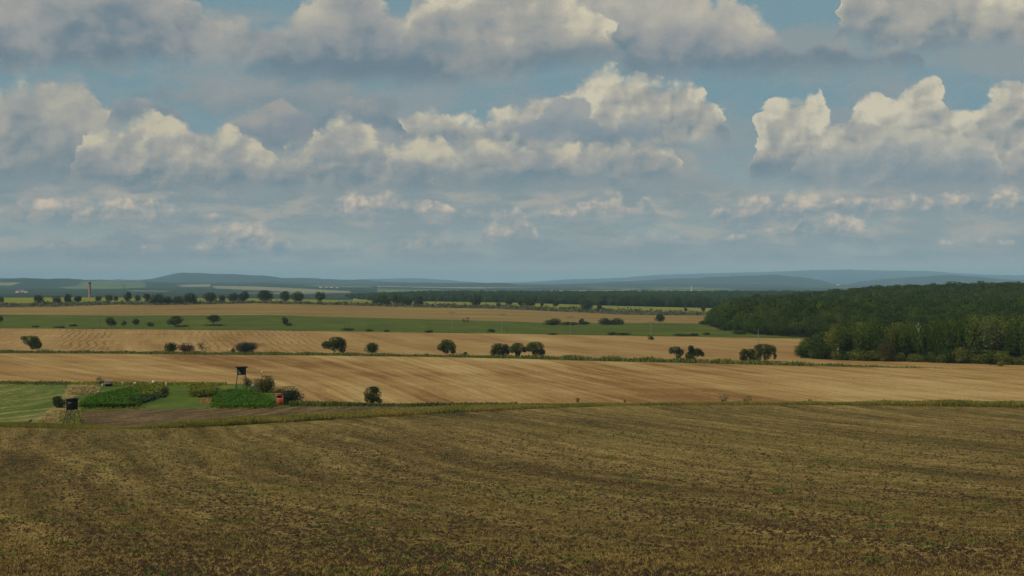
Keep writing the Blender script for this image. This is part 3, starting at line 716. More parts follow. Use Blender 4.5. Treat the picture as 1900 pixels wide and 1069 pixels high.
T('orchard_tree', 'middle tree of the row of three close together on the balk', 'tree', BG, 961, 663, 31, 26, 'spread', frac=0.13, stems=2, lobes=[(0,.62,.72,.36),(.72,.5,.28,.2),(-.6,.52,.35,.25),(0,.25,.3,.2)])
T('orchard_tree', 'right and fullest tree of the row of three close together on the balk', 'tree', BG, 994, 663, 33, 28, 'spread', frac=0.12, lobes=[(0,.65,.85,.33),(.62,.32,.35,.22),(.0,.32,.32,.22),(-.6,.55,.3,.2)])
T('orchard_tree', 'small open-crowned tree, left one of the pair right of centre on the balk', 'tree', BG, 1255, 667, 26, 23, 'spread', L_GREY, frac=0.13, lobes=[(0,.65,.6,.3),(-.6,.62,.3,.25),(.6,.5,.38,.25),(.3,.25,.35,.2)])
T('orchard_tree', 'uneven peaked tree, right one of the pair right of centre on the balk', 'tree', BG, 1289, 668, 33, 26, 'spread', frac=0.07, lobes=[(-.4,.28,.42,.28),(-.25,.75,.28,.24),(.35,.5,.55,.27),(.82,.35,.2,.16),(-.1,.5,.35,.25)])
T('orchard_tree', 'lower round tree touching the left side of the tallest tree near the wood', 'tree', BG, 1387, 671, 28, 23, 'round', frac=0.06, lobes=[(-.3,.55,.6,.4),(.4,.6,.5,.36),(-.5,.22,.45,.22),(.5,.2,.4,.2)])
T('orchard_tree', 'tall tree with overhanging right side, last on the balk before the wood', 'tree', BG, 1420, 672, 40, 33, 'spread', frac=0.12, lobes=[(-.1,.7,.7,.28),(.5,.62,.48,.28),(.82,.28,.15,.2),(-.45,.4,.4,.25),(.2,.32,.35,.25),(-.5,.15,.3,.14)])
T('bush', 'small bush at the foot of the wood edge by the far right', 'bush', None, 1857, 680, 12, 9, 'bush', L_WOOD2, frac=0.05, part='foliage')

# ---------------------------------------------------------------- bushes and trees round the green field
MG = 'trees and bushes in the far green field'
T('small_tree', 'dark tree half out of the picture at the left edge of the green field', 'tree', MG, -2, 601, 14, 15, 'round', L_ROAD)
T('small_tree', 'open small tree right of a thin post in the green field', 'tree', MG, 206, 606, 18, 17, 'spread', L_ROAD, frac=0.13)
T('bush', 'low faint bush between two small trees in the green field', 'bush', MG, 230, 605, 9, 9, 'spread', L_ROAD, frac=0.1, part='foliage')
T('small_tree', 'smallest round tree in the left of the green field', 'tree', MG, 252, 604, 12, 12, 'round', L_ROAD, frac=0.15)
T('bush', 'low flat bush left of the broad green-field tree', 'bush', MG, 279, 606, 13, 8, 'bush', L_ROAD, frac=0.05, part='foliage')
T('small_tree', 'broad round-topped tree beside a short post in the green field', 'tree', MG, 324, 606, 27, 19, 'spread', L_ROAD, frac=0.15)
T('small_tree', 'flat-topped tree narrowing to its foot in the green field', 'tree', MG, 396, 602, 24, 17, 'spread', L_ROAD, frac=0.3)
T('small_tree', 'narrow upright small tree with a low shrub at its foot in the green field', 'tree', MG, 529, 604, 11, 15, 'column', L_ROAD, frac=0.15)
T('bush', 'low shrub at the foot of the narrow upright tree', 'bush', MG, 537, 605, 13, 5, 'bush', L_DARK, frac=0.05, part='foliage')
T('small_tree', 'scraggly half-bare small tree right of the white-topped power pole', 'tree', MG, 864, 600, 15, 10, 'sparse', L_ROAD, frac=0.25, n=110)
T('small_tree', 'round tree standing alone on the brown field edge near the wood', 'tree', MG, 1224, 599, 18, 15, 'round', L_DARK, frac=0.18)
HG = 'dark hedge clumps along the top of the green field'
T('hedge_clump', 'dense dark oval thicket, left of the hedge clumps', 'hedge', HG, 1024, 604, 30, 12, 'bush', L_DARK, frac=0.03, n=1800, part='foliage')
T('hedge_clump', 'low dark hedge between the oval thicket and its neighbour', 'hedge', HG, 1055, 604, 34, 6, 'bush', L_DARK, frac=0.03, part='foliage')
T('hedge_clump', 'low thicket with a small peak left of the longest thicket', 'hedge', HG, 1084, 603, 22, 7, 'bush', L_DARK, frac=0.03, part='foliage')
T('small_tree', 'little tree poking up from the low hedge', 'tree', HG, 1079, 602, 8, 10, 'round', L_DARK, frac=0.2)
T('hedge_clump', 'left half of the longest dense dark thicket', 'hedge', HG, 1123, 603, 24, 12, 'bush', L_DARK, frac=0.03, n=1600, part='foliage')
T('hedge_clump', 'right half of the longest dense dark thicket', 'hedge', HG, 1144, 603, 26, 12, 'bush', L_DARK, frac=0.03, n=1600, part='foliage')
for k, (px, py, w, hh) in enumerate([(646, 614, 22, 5), (685, 615, 14, 4), (717, 616, 10, 3), (796, 618, 15, 5), (911, 617, 15, 6), (1025, 622, 18, 3), (1135, 622, 16, 5), (1155, 622, 28, 4), (1265, 624, 30, 4),
                                 (1287, 624, 18, 5), (1311, 622, 12, 5), (1306, 603, 18, 7), (1330, 608, 22, 8), (1345, 614, 24, 9), (1372, 621, 26, 8), (110, 609, 22, 3), (66, 608, 14, 3), (136, 606, 14, 4), (338, 607, 26, 3), (400, 605, 40, 2.5)]):
    T('low_shrub', 'low dark shrub on the lower edge of the green field', 'shrub', 'low shrubs along the edges of the green field', px, py, w, hh, 'bush', L_DARK, frac=0.03, part='foliage')
T('bush', 'lone bush in the far stubble field at the foot of a power pole', 'bush', None, 1208, 631, 11, 8, 'bush', L_ROAD, frac=0.05, part='foliage')

# ---------------------------------------------------------------- far row by the yellow crop
ordn = ['first', 'second', 'third', 'fourth', 'fifth', 'sixth', 'seventh', 'eighth', 'ninth', 'tenth']
FAR_TREES = [
 (2, 563, 10, 12, 'round', 'half-hidden tree at the left edge of the far row'),
 (72, 564, 17, 16, 'round', 'roundish low tree, first left of the thin ones before the chimney'),
 (105, 564, 15, 14, 'spread', 'thin flat-topped tree, third left of the chimney in the far row'),
 (126, 563, 12, 18, 'spread', 'taller thin tree, second left of the chimney in the far row'),
 (145, 562, 13, 13, 'spread', 'small tree right beside the chimney on its left'),
 (182, 561, 11, 12, 'round', 'small round tree, first right of the chimney'),
 (202, 561, 13, 14, 'spread', 'uneven tree, second right of the chimney'),
 (215, 560, 8, 10, 'round', 'tiny tree just left of the tall far power pole'),
 (237, 561, 14, 19, 'spread', 'tree at the foot of the tall far power pole'),
 (256, 561, 10, 13, 'round', 'small tree, second right of the tall far power pole'),
 (273, 562, 13, 17, 'column', 'upright tree just left of the long far thicket'),
 (293, 565, 30, 19, 'dense', 'largest clump at the left end of the long far thicket'),
 (311, 564, 20, 14, 'dense', 'low clump in the middle of the long far thicket'),
 (330, 564, 22, 14, 'dense', 'second low clump in the long far thicket'),
 (353, 564, 23, 20, 'dense', 'tall clump closing the long far thicket on the right'),
 (389, 563, 25, 20, 'round', 'broad full tree, first right of the long far thicket'),
 (412, 562, 12, 14, 'round', 'small tree between two broad ones right of the long far thicket'),
 (432, 562, 19, 18, 'round', 'rounded tree left of a taller one in the far row'),
 (452, 562, 19, 21, 'round', 'tall tree, last before the gap and the wide far tree'),
 (492, 562, 27, 23, 'round', 'widest single tree of the far row with a short trunk'),
 (529, 561, 17, 21, 'round', 'narrower tree, left one of the far pair right of the widest tree'),
 (551, 562, 22, 21, 'round', 'wider tree, right one of the far pair right of the widest tree'),
 (594, 562, 17, 20, 'spread', 'single tree alone between the far pair and the second thicket'),
 (696, 565, 13, 12, 'dense', 'low left end of the second far thicket'),
 (713, 565, 24, 17, 'dense', 'rounded clump in the left of the second far thicket'),
 (737, 565, 22, 21, 'dense', 'tallest clump of the second far thicket'),
 (755, 566, 20, 14, 'dense', 'low dark clump in the second far thicket'),
 (777, 567, 21, 18, 'dense', 'right end clump of the second far thicket'),
 (882, 570, 21, 22, 'round', 'large round tree alone right of the second far thicket'),
 (925, 568, 9, 7, 'bush', 'tiny shrub right of the large lone far tree'),
 (945, 568, 14, 15, 'round', 'tree left of the small far group in the centre'),
 (966, 569, 10, 12, 'round', 'slim little tree in the small far group in the centre'),
 (983, 569, 22, 15, 'dense', 'widest clump of the small far group in the centre'),
 (1006, 568, 6, 7, 'bush', 'tiniest bush right of the small far group'),
 (1031, 570, 11, 14, 'round', 'small oval tree on the bank at the yellow field, right of centre'),
 (1089, 577, 21, 20, 'spread', 'broad pale tree on the scrubby bank right of centre'),
 (1112, 577, 9, 12, 'round', 'small tree right next to the broad pale bank tree'),
 (1272, 578, 6, 7, 'bush', 'faint little bush on the bank left of the last far tree'),
 (1305, 579, 8, 14, 'column', 'slim tree, last on the bank before the wood')]
for px, py, w, hh, st, lab in FAR_TREES:
    T('roadside_tree', lab, 'tree', 'row of distant trees along the yellow crop field', px, py + 0.5, w, hh, st, L_ROAD, frac={'dense': 0.04, 'bush': 0.05}.get(st, 0.2), seed=int(px) + 3)

# ---------------------------------------------------------------- shrubs near the garden plot
T('shrub', 'round dark shrub left of the black hunting blind', 'shrub', None, 110, 757, 24, 21, 'bush', L_DARK, frac=0.04, part='foliage')
T('shrub', 'small twiggy shrub beside the low dark shed', 'shrub', None, 188, 716, 20, 15, 'sparse', L_GREY, frac=0.2, n=300, stems=2, part='foliage')
T('shrub', 'small dark bush at the corner of the light lawn', 'shrub', None, 306, 734, 17, 17, 'bush', L_DARK, frac=0.04, n=800, part='foliage')
T('shrub', 'large tawny brown shrub right of the green hunting blind', 'shrub', None, 487, 729, 42, 31, 'bush', L_TAWN, frac=0.06, part='foliage')
T('shrub', 'very dark small bush right under the green hunting blind', 'shrub', None, 460, 717, 15, 15, 'bush', L_DARK, frac=0.05, n=600, part='foliage')
T('shrub', 'rounded dark green shrub behind the orange booth', 'shrub', None, 540, 749, 42, 32, 'bush', L_DARK, frac=0.04, part='foliage')
T('shrub', 'low brownish shrub between the tawny shrub and the dark one', 'shrub', None, 516, 735, 18, 16, 'bush', L_TAWN, frac=0.04, n=800, part='foliage')
T('shrub', 'upright oval bush alone at the bottom edge of the near stubble field', 'shrub', None, 692, 751, 31, 33, 'dense', L_OAK, frac=0.05, lobes=[(-.05,.58,.85,.4),(.3,.18,.6,.2),(-.3,.3,.55,.25),(.1,.8,.45,.2)], part='foliage')
T('shrub', 'small weedy bush at the front corner of the tall dark crop', 'shrub', None, 247, 753, 20, 18, 'bush', L_OAK, frac=0.04, n=700, part='foliage')
for px, py, w, hh, lab in [(1072, 748, 6, 10, 'thin weed sticking up left of centre of the long verge'), (1343, 748, 17, 19, 'tall bare-looking weed, left one of two on the right verge'),
                           (1386, 748, 18, 14, 'leafy weed, right one of two on the right verge'), (1503, 748, 7, 7, 'tiny weed on the verge left of the far right rise'),
                           (1160, 748, 5, 6, 'tiny dark weed on the verge right of centre'), (1640, 750, 14, 8, 'low green weed on the verge towards the right end'),
                           (706, 765, 5, 6, 'little weed in the ploughed strip below the lone oval bush')]:
    T('weed', lab, 'plant', 'weeds on the long grass verge', px, py, w, hh, 'sparse', L_GREY if 'bare' in lab else L_OAK, frac=0.15, n=110, stems=2, part='foliage')

# ---------------------------------------------------------------- grass and crops as stuff
def blades(name, mat, P, hgt, wid, rs, label, lean=0.35, up=None):
    n = len(P)
    a = rs.rand(n) * math.pi * 2
    hgt = hgt * (0.6 + 0.55 * rs.rand(n)); wid = wid * (0.6 + 0.8 * rs.rand(n))
    dx_, dy_ = np.cos(a) * wid / 2, np.sin(a) * wid / 2
    lx, ly = rs.randn(n) * lean * hgt * 0.6, rs.randn(n) * lean * hgt * 0.6
    z0 = P[:, 2] - 0.05
    V = np.stack([np.stack([P[:, 0] - dx_, P[:, 1] - dy_, z0], 1), np.stack([P[:, 0] + dx_, P[:, 1] + dy_, z0], 1),
                  np.stack([P[:, 0] + dx_ * 0.7 + lx, P[:, 1] + dy_ * 0.7 + ly, P[:, 2] + hgt], 1),
                  np.stack([P[:, 0] - dx_ * 0.3 + lx * 1.1, P[:, 1] - dy_ * 0.3 + ly * 1.1, P[:, 2] + hgt * 0.92], 1)], 1)
    o = mk(name, V.reshape(-1, 3), np.arange(4 * n).reshape(n, 4), mat)
    setp(o, label, name.replace('_', ' '), None, 'stuff'); return o
def scatter_band(rs, dA, dB, px0, px1, dens, prof=None):
    """random points on the land between two depth curves (defined over PXC)"""
    sel = np.where((PXC > px0) & (PXC < px1) & (np.abs(AZC) < AMAX))[0]
    area = ((dB[sel] - dA[sel]) * 5.0 * (dA[sel] + dB[sel]) / 2 / F)
    area = np.maximum(area, 0)
    tot = int(area.sum() * dens)
    c = rs.choice(len(sel), tot, p=area / area.sum()); c = sel[c]
    px = PXC[c] + (rs.rand(tot) - 0.5) * 5.0
    t = rs.rand(tot)
    a_ = np.interp(px, PXC[sel], dA[sel]); b_ = np.interp(px, PXC[sel], dB[sel])
    D = a_ + (b_ - a_) * t
    z = zat(px, D)
    return np.stack([(px - 950) * D / F, D, z], 1), px, t
def clumpy(P, rs, cell=5.0, keep=0.6):
    k = (np.floor(P[:, 0] / cell) * 7919 + np.floor(P[:, 1] / cell) * 104729).astype(np.int64) % 1009
    r = np.random.RandomState(3).rand(1009)[k]
    return rs.rand(len(P)) < (keep + (1 - keep) * r)
rs = np.random.RandomState(11)
P, px, t = scatter_band(rs, dB1, dB2, -150, 2060, 42)
hv = np.interp(px, [0, 140, 235, 300, 450, 650, 900, 1100, 1350, 1550, 1700, 1900], [0.5, 0.5, 0.25, 0.75, 1.0, 1.0, 0.75, 0.55, 0.6, 0.8, 1.1, 1.0])
blades('verge_grass', G_VERGE, P, hv * (0.85 + 0.2 * np.sin(px * 0.031) * np.sin(px * 0.017)), 0.10, rs, 'long strip of yellow green grass bordering the brown foreground field')
P, px, t = scatter_band(rs, dG1, dG2, -150, 1760, 1.6)
bal = blades('balk_grass', G_BALK, P, np.interp(px, [0, 900, 1050, 1450, 1760], [0.6, 0.6, 1.1, 0.9, 0.2]) * (1 + 0.3 * np.sin(px * 0.09)), 0.4, rs, 'dark green rough grass on the narrow balk between the stubble fields')
# rough green edge right of the orange booth and behind the meadow
def along_px(rs, pts, n, spread_px=1.0, spreadD=1.0):
    xs, ys = zip(*pts)
    px = xs[0] + (xs[-1] - xs[0]) * rs.rand(n)
    tab = np.arange(xs[0], xs[-1] + 5, 4.0); Dt = np.array([solveD(q, np.interp(q, xs, ys)) for q in tab])
    D = np.interp(px, tab, Dt) + rs.randn(n) * spreadD
    return np.stack([(px - 950) * D / F, D, zat(px, D)], 1), px
P, px = along_px(rs, [(536, 753), (620, 753), (760, 753.5), (860, 752.5), (960, 751)], 3000, spreadD=1.3)
blades('field_edge_grass', G_BALK, P, np.interp(px, [536, 640, 700, 800, 960], [1.0, 0.8, 0.45, 0.6, 0.4]), 0.2, rs, 'dark green grass edge between the orange booth and the lone oval bush')
P, px = along_px(rs, [(-60, 711), (0, 711.5), (130, 713)], 1500, spreadD=2.5)
blades('meadow_edge_grass', G_BALK, P, 0.5, 0.25, rs, 'dark grass line behind the mown meadow')
P, px = along_px(rs, [(130, 713), (300, 713), (420, 714)], 1600, spreadD=2.5)
blades('garden_edge_grass', G_WEED, P, 0.5, 0.25, rs, 'yellow green weeds along the back of the garden plot')
def poly_scatter(rs, poly, n):
    """points inside a picture polygon, laid on the land evenly in the picture"""
    xs = [p[0] for p in poly]; ys = [p[1] for p in poly]; out = []
    while len(out) < n:
        x = min(xs) + (max(xs) - min(xs)) * rs.rand(); y = min(ys) + (max(ys) - min(ys)) * rs.rand()
        ins = False; j = len(poly) - 1
        for i in range(len(poly)):
            if (poly[i][1] > y) != (poly[j][1] > y) and x < (poly[j][0] - poly[i][0]) * (y - poly[i][1]) / (poly[j][1] - poly[i][1]) + poly[i][0]: ins = not ins
            j = i
        if ins: out.append((x, y))
    out = np.array(out)
    gy = np.linspace(min(ys) - 1, max(ys) + 1, 40); gD = np.array([solveD((min(xs) + max(xs)) / 2, q) for q in gy])
    D = np.interp(out[:, 1], gy, gD)
    return np.stack([(out[:, 0] - 950) * D / F, D, zat(out[:, 0], D)], 1)
def crop(name, mat, poly, n, hgt, leaf, label, seed, per=5):
    rs = np.random.RandomState(seed); P = poly_scatter(rs, poly, n)
    P[:, :2] += rs.randn(n, 2) * 0.5; H = hgt * (0.85 + 0.2 * rs.rand(n))
    Q = np.repeat(P, per, 0); t = np.tile(np.linspace(0.15, 1.0, per), n) + rs.randn(n * per) * 0.06
    Q = Q + np.stack([rs.randn(n * per) * 0.16, rs.randn(n * per) * 0.16, t * np.repeat(H, per)], 1)
    V, Fc = leaf_quads(rs, Q, leaf, 3.0)
    o = mk(name, V, Fc, mat); setp(o, label, name.replace('_', ' '), None, 'stuff'); return o
crop('tall_crop', G_CROP, [(150, 758), (200, 758), (247, 757), (256, 745), (250, 730), (236, 727), (215, 731), (190, 737), (165, 745)], 9000, 0.95, 0.22, 'dense tall dark green crop right of the black hunting blind', 21, 5)
crop('tall_crop', G_CROP, [(398, 757), (450, 758), (504, 757), (506, 748), (490, 738), (468, 729), (440, 726), (414, 729), (398, 738)], 9000, 0.6, 0.20, 'bright green dense crop left of the orange booth', 22, 5)
crop('rough_grass', G_WEED, [(145, 761), (210, 761.5), (258, 760), (264, 742), (256, 729), (236, 724), (212, 727), (185, 734), (158, 744)], 1500, 0.35, 0.2, 'ragged yellow green grass fringing the dark tall crop', 31, 3)
crop('rough_grass', G_WEED, [(390, 760), (450, 760), (512, 759), (516, 744), (494, 734), (468, 726), (440, 723), (410, 726), (390, 738)], 1500, 0.35, 0.2, 'ragged yellow green grass fringing the bright crop', 32, 3)
crop('weeds', G_WEED, [(250, 737), (302, 736), (306, 718), (240, 716), (236, 724)], 1300, 0.7, 0.3, 'yellow green weeds behind the dark crop', 23, 3)
crop('maize', G_WEED, [(355, 738), (394, 738), (400, 722), (352, 724)], 900, 1.5, 0.28, 'yellowish tall maize patch behind the brown heap', 24, 5)
crop('weeds', L_DARK, [(248, 754), (258, 750), (306, 737), (303, 733), (258, 744), (246, 749)], 260, 0.8, 0.35, 'dark row of leafy weeds slanting from the dark crop to the small bush', 25, 4)
crop('dry_grass', G_DRY, [(130, 733), (160, 734), (186, 727), (184, 719), (150, 718), (128, 724)], 700, 0.28, 0.3, 'tan dry grass left of the low shed', 26, 2)
crop('dry_grass', G_DRY, [(72, 785), (112, 783), (124, 764), (104, 762)], 600, 0.25, 0.25, 'tan dry grass left of the foot of the black hunting blind', 27, 2)
crop('weeds', G_WEED, [(112, 786), (150, 788), (150, 762), (122, 764)], 420, 0.4, 0.22, 'yellow green weeds around the legs of the black hunting blind', 28, 2)
# shrubs in the field bank under the far row
rs = np.random.RandomState(31)
P, px, t = scatter_band(rs, dF, dH, -100, 1315, 0.012)
Q = np.repeat(P, 14, 0); hs = np.repeat(1.0 + 1.3 * rs.rand(len(P)), 14)
Q = Q + np.stack([rs.randn(len(Q)) * 2.4, rs.randn(len(Q)) * 1.5, np.abs(rs.randn(len(Q))) * hs * 0.6], 1)
V, Fc = leaf_quads(rs, Q, 1.5, 0.5)
setp(mk('bank_scrub', V, Fc, L_GREY), 'rough brownish green scrub on the bank below the yellow field', 'scrub', None, 'stuff')

# stubble, clods and seedlings standing in the brown field in front
rs = np.random.RandomState(41)
def wedge(rs, D0, D1, n, px0=-120, px1=2020):
    u = rs.rand(n); D = np.sqrt(D0**2 + (D1**2 - D0**2) * u); px = px0 + (px1 - px0) * rs.rand(n)
    x = (px - 950) * D / F
    return np.stack([x, D, zat(px, D)], 1)
def fieldnoise(P):
    a = math.radians(-20); ac = P[:, 0] * math.cos(a) - P[:, 1] * math.sin(a); al = P[:, 0] * math.sin(a) + P[:, 1] * math.cos(a)
    return (np.sin(ac * 0.55 + 2 * np.sin(al * 0.021)) * 0.5 + np.sin(ac * 0.23 + 1.3 + np.sin(al * 0.05)) * 0.5 +
            np.sin(P[:, 0] * 1.1 + 3 * np.sin(P[:, 1] * 0.23)) * np.sin(P[:, 1] * 0.71 + 2 * np.sin(P[:, 0] * 0.4)) * 0.6)
def thin(P, rs, k=0.35): return P[rs.rand(len(P)) < np.clip(0.5 + k * fieldnoise(P), 0.08, 1)]
def wedge_log(rs, D0, D1, n, bias=1.0, px0=-120, px1=2020):
    D = D0 * (D1 / D0) ** (rs.rand(n) ** bias); px = px0 + (px1 - px0) * rs.rand(n)
    x = (px - 950) * D / F
    return np.stack([x, D, zat(px, D)], 1)
P = thin(wedge_log(rs, 36, 262, 215000, 0.9), rs)
P = P[P[:, 1] < np.interp(P[:, 0] / P[:, 1] * F + 950, PXC[PXC < 2100][::1], dB1[PXC < 2100]) - 1.0]
H = 0.075 + 0.07 * np.clip(P[:, 1] / 200, 0, 1); Wd = 0.034 + 0.10 * np.clip((P[:, 1] - 36) / 220, 0, 1)
blades('stubble', G_STUB, P, H, Wd, rs, 'pale straw stubble sticking out of the dark soil of the foreground field', lean=1.3)
P = wedge_log(rs, 36, 235, 54000, 0.75)
P = P[rs.rand(len(P)) < np.clip(0.45 - 0.3 * fieldnoise(P), 0.05, 1)]
n = len(P); base = np.array([(1, 0, 0), (-.5, .87, 0), (-.5, -.87, 0), (.2, .1, .8)])
sc3 = ((0.055 + 0.10 * rs.rand(n) ** 2) * (0.85 + P[:, 1] / 420))[:, None, None] * np.array([1.3, 1.3, 1.0])
V = base[None] * sc3 * (0.7 + 0.6 * rs.rand(n, 4, 3)); an = rs.rand(n) * 6.28
c_, s_ = np.cos(an)[:, None], np.sin(an)[:, None]
V = np.stack([V[..., 0] * c_ - V[..., 1] * s_, V[..., 0] * s_ + V[..., 1] * c_, V[..., 2]], 2) + P[:, None, :]
f = (np.arange(n)[:, None, None] * 4 + np.array([(0, 1, 3), (1, 2, 3), (2, 0, 3)])[None]).reshape(-1, 3)
setp(mk('soil_clods', V.reshape(-1, 3), f, M_CLOD), 'dark clods of soil scattered over the foreground field', 'soil clods', None, 'stuff')
C0 = wedge(rs, 40, 190, 420)
Q = np.repeat(C0, 26, 0); sp = np.repeat(0.25 + 0.5 * rs.rand(len(C0)), 26)
Q = Q + np.stack([rs.randn(len(Q)) * sp, rs.randn(len(Q)) * sp * 1.4, np.zeros(len(Q))], 1)
Q = Q[Q[:, 1] > 36]; Q[:, 2] = zxy(Q[:, 0], Q[:, 1])
blades('weed_seedlings', G_SEED, Q, 0.16, 0.07, rs, 'small green weeds growing in patches in the foreground field', lean=1.2)
# ================================================================ woods
def proto_mesh(nm, seed, w, hgt, style, leaf, n, frac, mat, lean=0.0, bark=None, flat=0.3, tr_=0.15):
    (V, Fc), (tv, tf) = tree_meshes(seed, w, hgt, style, leaf, n, frac, trunk_r=tr_, lean=lean, flat=flat)
    def mesh(nm2, V, Fc, mt):
        o = mk(nm2, V, Fc, mt); me = o.data; bpy.data.objects.remove(o); return me
    return mesh('crown', V, Fc, mat), mesh('trunk', tv, tf, bark or M_BARK)
PR = [proto_mesh('a', 101, 8.0, 13, 'dense', 0.55, 2300, 0.14, L_WOOD),
      proto_mesh('b', 102, 7.0, 14, 'column', 0.5, 2200, 0.12, L_WOOD2),
      proto_mesh('c', 103, 9.0, 12, 'dense', 0.55, 2500, 0.12, L_WOOD),
      proto_mesh('d', 104, 6.0, 13.5, 'column', 0.5, 1900, 0.14, L_WOOD2),
      proto_mesh('e', 105, 8.5, 13, 'spread', 0.5, 2300, 0.14, L_WOOD),
      proto_mesh('f', 106, 7.5, 12.5, 'round', 0.5, 2200, 0.13, L_HILL)]
PS = [proto_mesh('g', 111, 7.0, 5.0, 'bush', 0.45, 1400, 0.04, L_WOOD), proto_mesh('h', 112, 6.0, 4.0, 'bush', 0.45, 1200, 0.04, L_WOOD2)]
P_WIL = proto_mesh('w', 120, 11.0, 15.5, 'round', 0.5, 3200, 0.12, L_WILLOW)
P_RED = proto_mesh('r', 121, 8.0, 9.0, 'round', 0.5, 1800, 0.1, L_RUST)
P_BIR = proto_mesh('bi', 122, 5.0, 12.5, 'column', 0.42, 1300, 0.30, L_WOOD, bark=M_BIRCH, tr_=0.09)
def put(name, label, cat, group, pr, x, y, sx, sz, rot, z=None):
    root = bpy.data.objects.new(name, None); COL.objects.link(root)
    root.location = (x, y, float(zxy(x, y)) if z is None else z); root.scale = (sx, sx, sz); root.rotation_euler = (0, 0, rot)
    setp(root, label, cat, group)
    for nm, me in (('foliage' if cat in ('shrub',) else 'crown', pr[0]), ('stem' if cat in ('shrub',) else 'trunk', pr[1])):
        c = bpy.data.objects.new(nm, me); COL.objects.link(c); c.parent = root
    return root
rs = np.random.RandomState(77)
CG = 'trees of the near wood edge on the right'
edgeD = lambda px: np.interp(px, [1482, 1490, 1550, 1700, 1900, 2100], [505, 489, 478, 468, 455, 446])
placed = []
for row, (off, step, smin) in enumerate([(6, 17, 0.75), (14, 20, 0.85), (23, 22, 0.95), (33, 24, 1.0), (44, 27, 1.0)]):
    px = 1490 + row * 3
    while px < 2090:
        D = edgeD(px) + off + rs.rand() * 5
        # height so that the skyline climbs from the left end to the right as in the wood
        topy = np.interp(px, [1480, 1500, 1530, 1560, 1640, 1700, 1760, 1800, 1840, 1900, 2100], [640, 628, 612, 604, 602, 600, 598, 592, 586, 590, 590]) + (0.5 - rs.rand()) * 10 + (6 - 2 * row if row < 3 else 0)
        x = (px - 950) * D / F; z = float(zxy(x, D))
        H = (535 - topy) * D / F - z
        k = [0, 1, 1, 2, 3, 3, 4, 5][rs.randint(0, 8)]
        if px > 1690 and px < 1800 and row < 3: k = [0, 2, 4, 5][rs.randint(0, 4)]
        me = PR[k]; hz = [13, 14, 12, 13.5, 13, 12.5][k]
        sz = H / hz * 1.03; sx = 0.62 + 0.3 * rs.rand()
        nm = 'broadleaf_tree'; lab = 'one of many leafy green trees standing crown to crown in the near wood'
        put(nm, lab, 'tree', CG, me, x, D, sx, sz, rs.rand() * 6.28, z)
        px += step * (0.75 + 0.5 * rs.rand())
def special(nm, lab, pr, px, dD, H, hz, sx, cat='tree'):
    D = edgeD(px) + dD; x = (px - 950) * D / F
    return put(nm, lab, cat, None, pr, x, D, sx, H / hz, 1.0)
special('willow', 'tall pale green feathery tree standing highest in the near wood', P_WIL, 1832, 8, 15.0, 15.5, 1.05)
special('rusty_tree', 'lower tree with rusty brown leaves in the middle of the near wood edge', P_RED, 1645, 1.0, 7.5, 9.0, 0.8)
special('birch_tree', 'birch with a white trunk showing at the left of the near wood', P_BIR, 1555, 2.6, 10.5, 12.5, 0.9)
# bare white dead tree
D = edgeD(1703) + 14; tv, tf = tube([[(0, 0, 0, .16), (.2, 0, 8, .12), (.1, 0, 12.6, .05)], [(.2, 0, 9, .06), (1.0, .2, 11.6, .03)], [(.15, 0, 10, .06), (-.7, 0, 12, .03)], [(.2, 0, 7, .06), (-.9, -.3, 10, .03)]])
root = bpy.data.objects.new('dead_tree', None); COL.objects.link(root); x = (1703 - 950) * D / F; root.location = (x, D, float(zxy(x, D)))
setp(root, 'bare whitish dead tree rising from the middle of the near wood', 'tree'); mk('trunk', tv, tf, M_BIRCH, root, True)
V, Fc = leaf_quads(rs, rs.randn(60, 3) * np.array([.7, .7, 1.2]) + np.array([0, 0, 11]), .3); mk('crown', V, Fc, L_GREY, root)
px = 1484
while px < 2080:
    D = edgeD(px) + 1.0 + rs.rand() * 2.5; s = 0.55 + 0.5 * rs.rand()
    put('edge_shrub', 'one of the low leafy shrubs lining the foot of the near wood', 'shrub', 'shrubs along the foot of the near wood', PS[rs.randint(0, 2)], (px - 950) * D / F, D, s, s * (0.8 + 0.5 * rs.rand()), rs.rand() * 6.28)
    px += 15 + 12 * rs.rand()
# trees one can tell apart along the near edge of the hill wood
HD = [(1318, 925), (1326, 905), (1334, 880), (1345, 850), (1357, 815), (1370, 785), (1384, 760), (1398, 738), (1412, 728), (1426, 720), (1440, 712), (1454, 706), (1468, 700), (1484, 696), (1500, 692), (1516, 690), (1534, 690), (1552, 690)]
for row in range(3):
    for px, D0 in HD:
        D = D0 + row * 13 + rs.rand() * 6; px_ = px + rs.randn() * 3 + row * 4
        x = (px_ - 950) * D / F; H = [6.5, 9.5, 12][row] * (0.85 + 0.3 * rs.rand()); k = [0, 2, 4, 5][rs.randint(0, 4)]; hz = [13, 14, 12, 13.5, 13, 12.5][k]
        put('broadleaf_tree', 'one of the dark leafy trees along the lower left edge of the hill wood', 'tree', 'edge trees of the hill wood', PR[k], x, D, 0.75 + 0.35 * rs.rand(), H / hz, rs.rand() * 6.28)

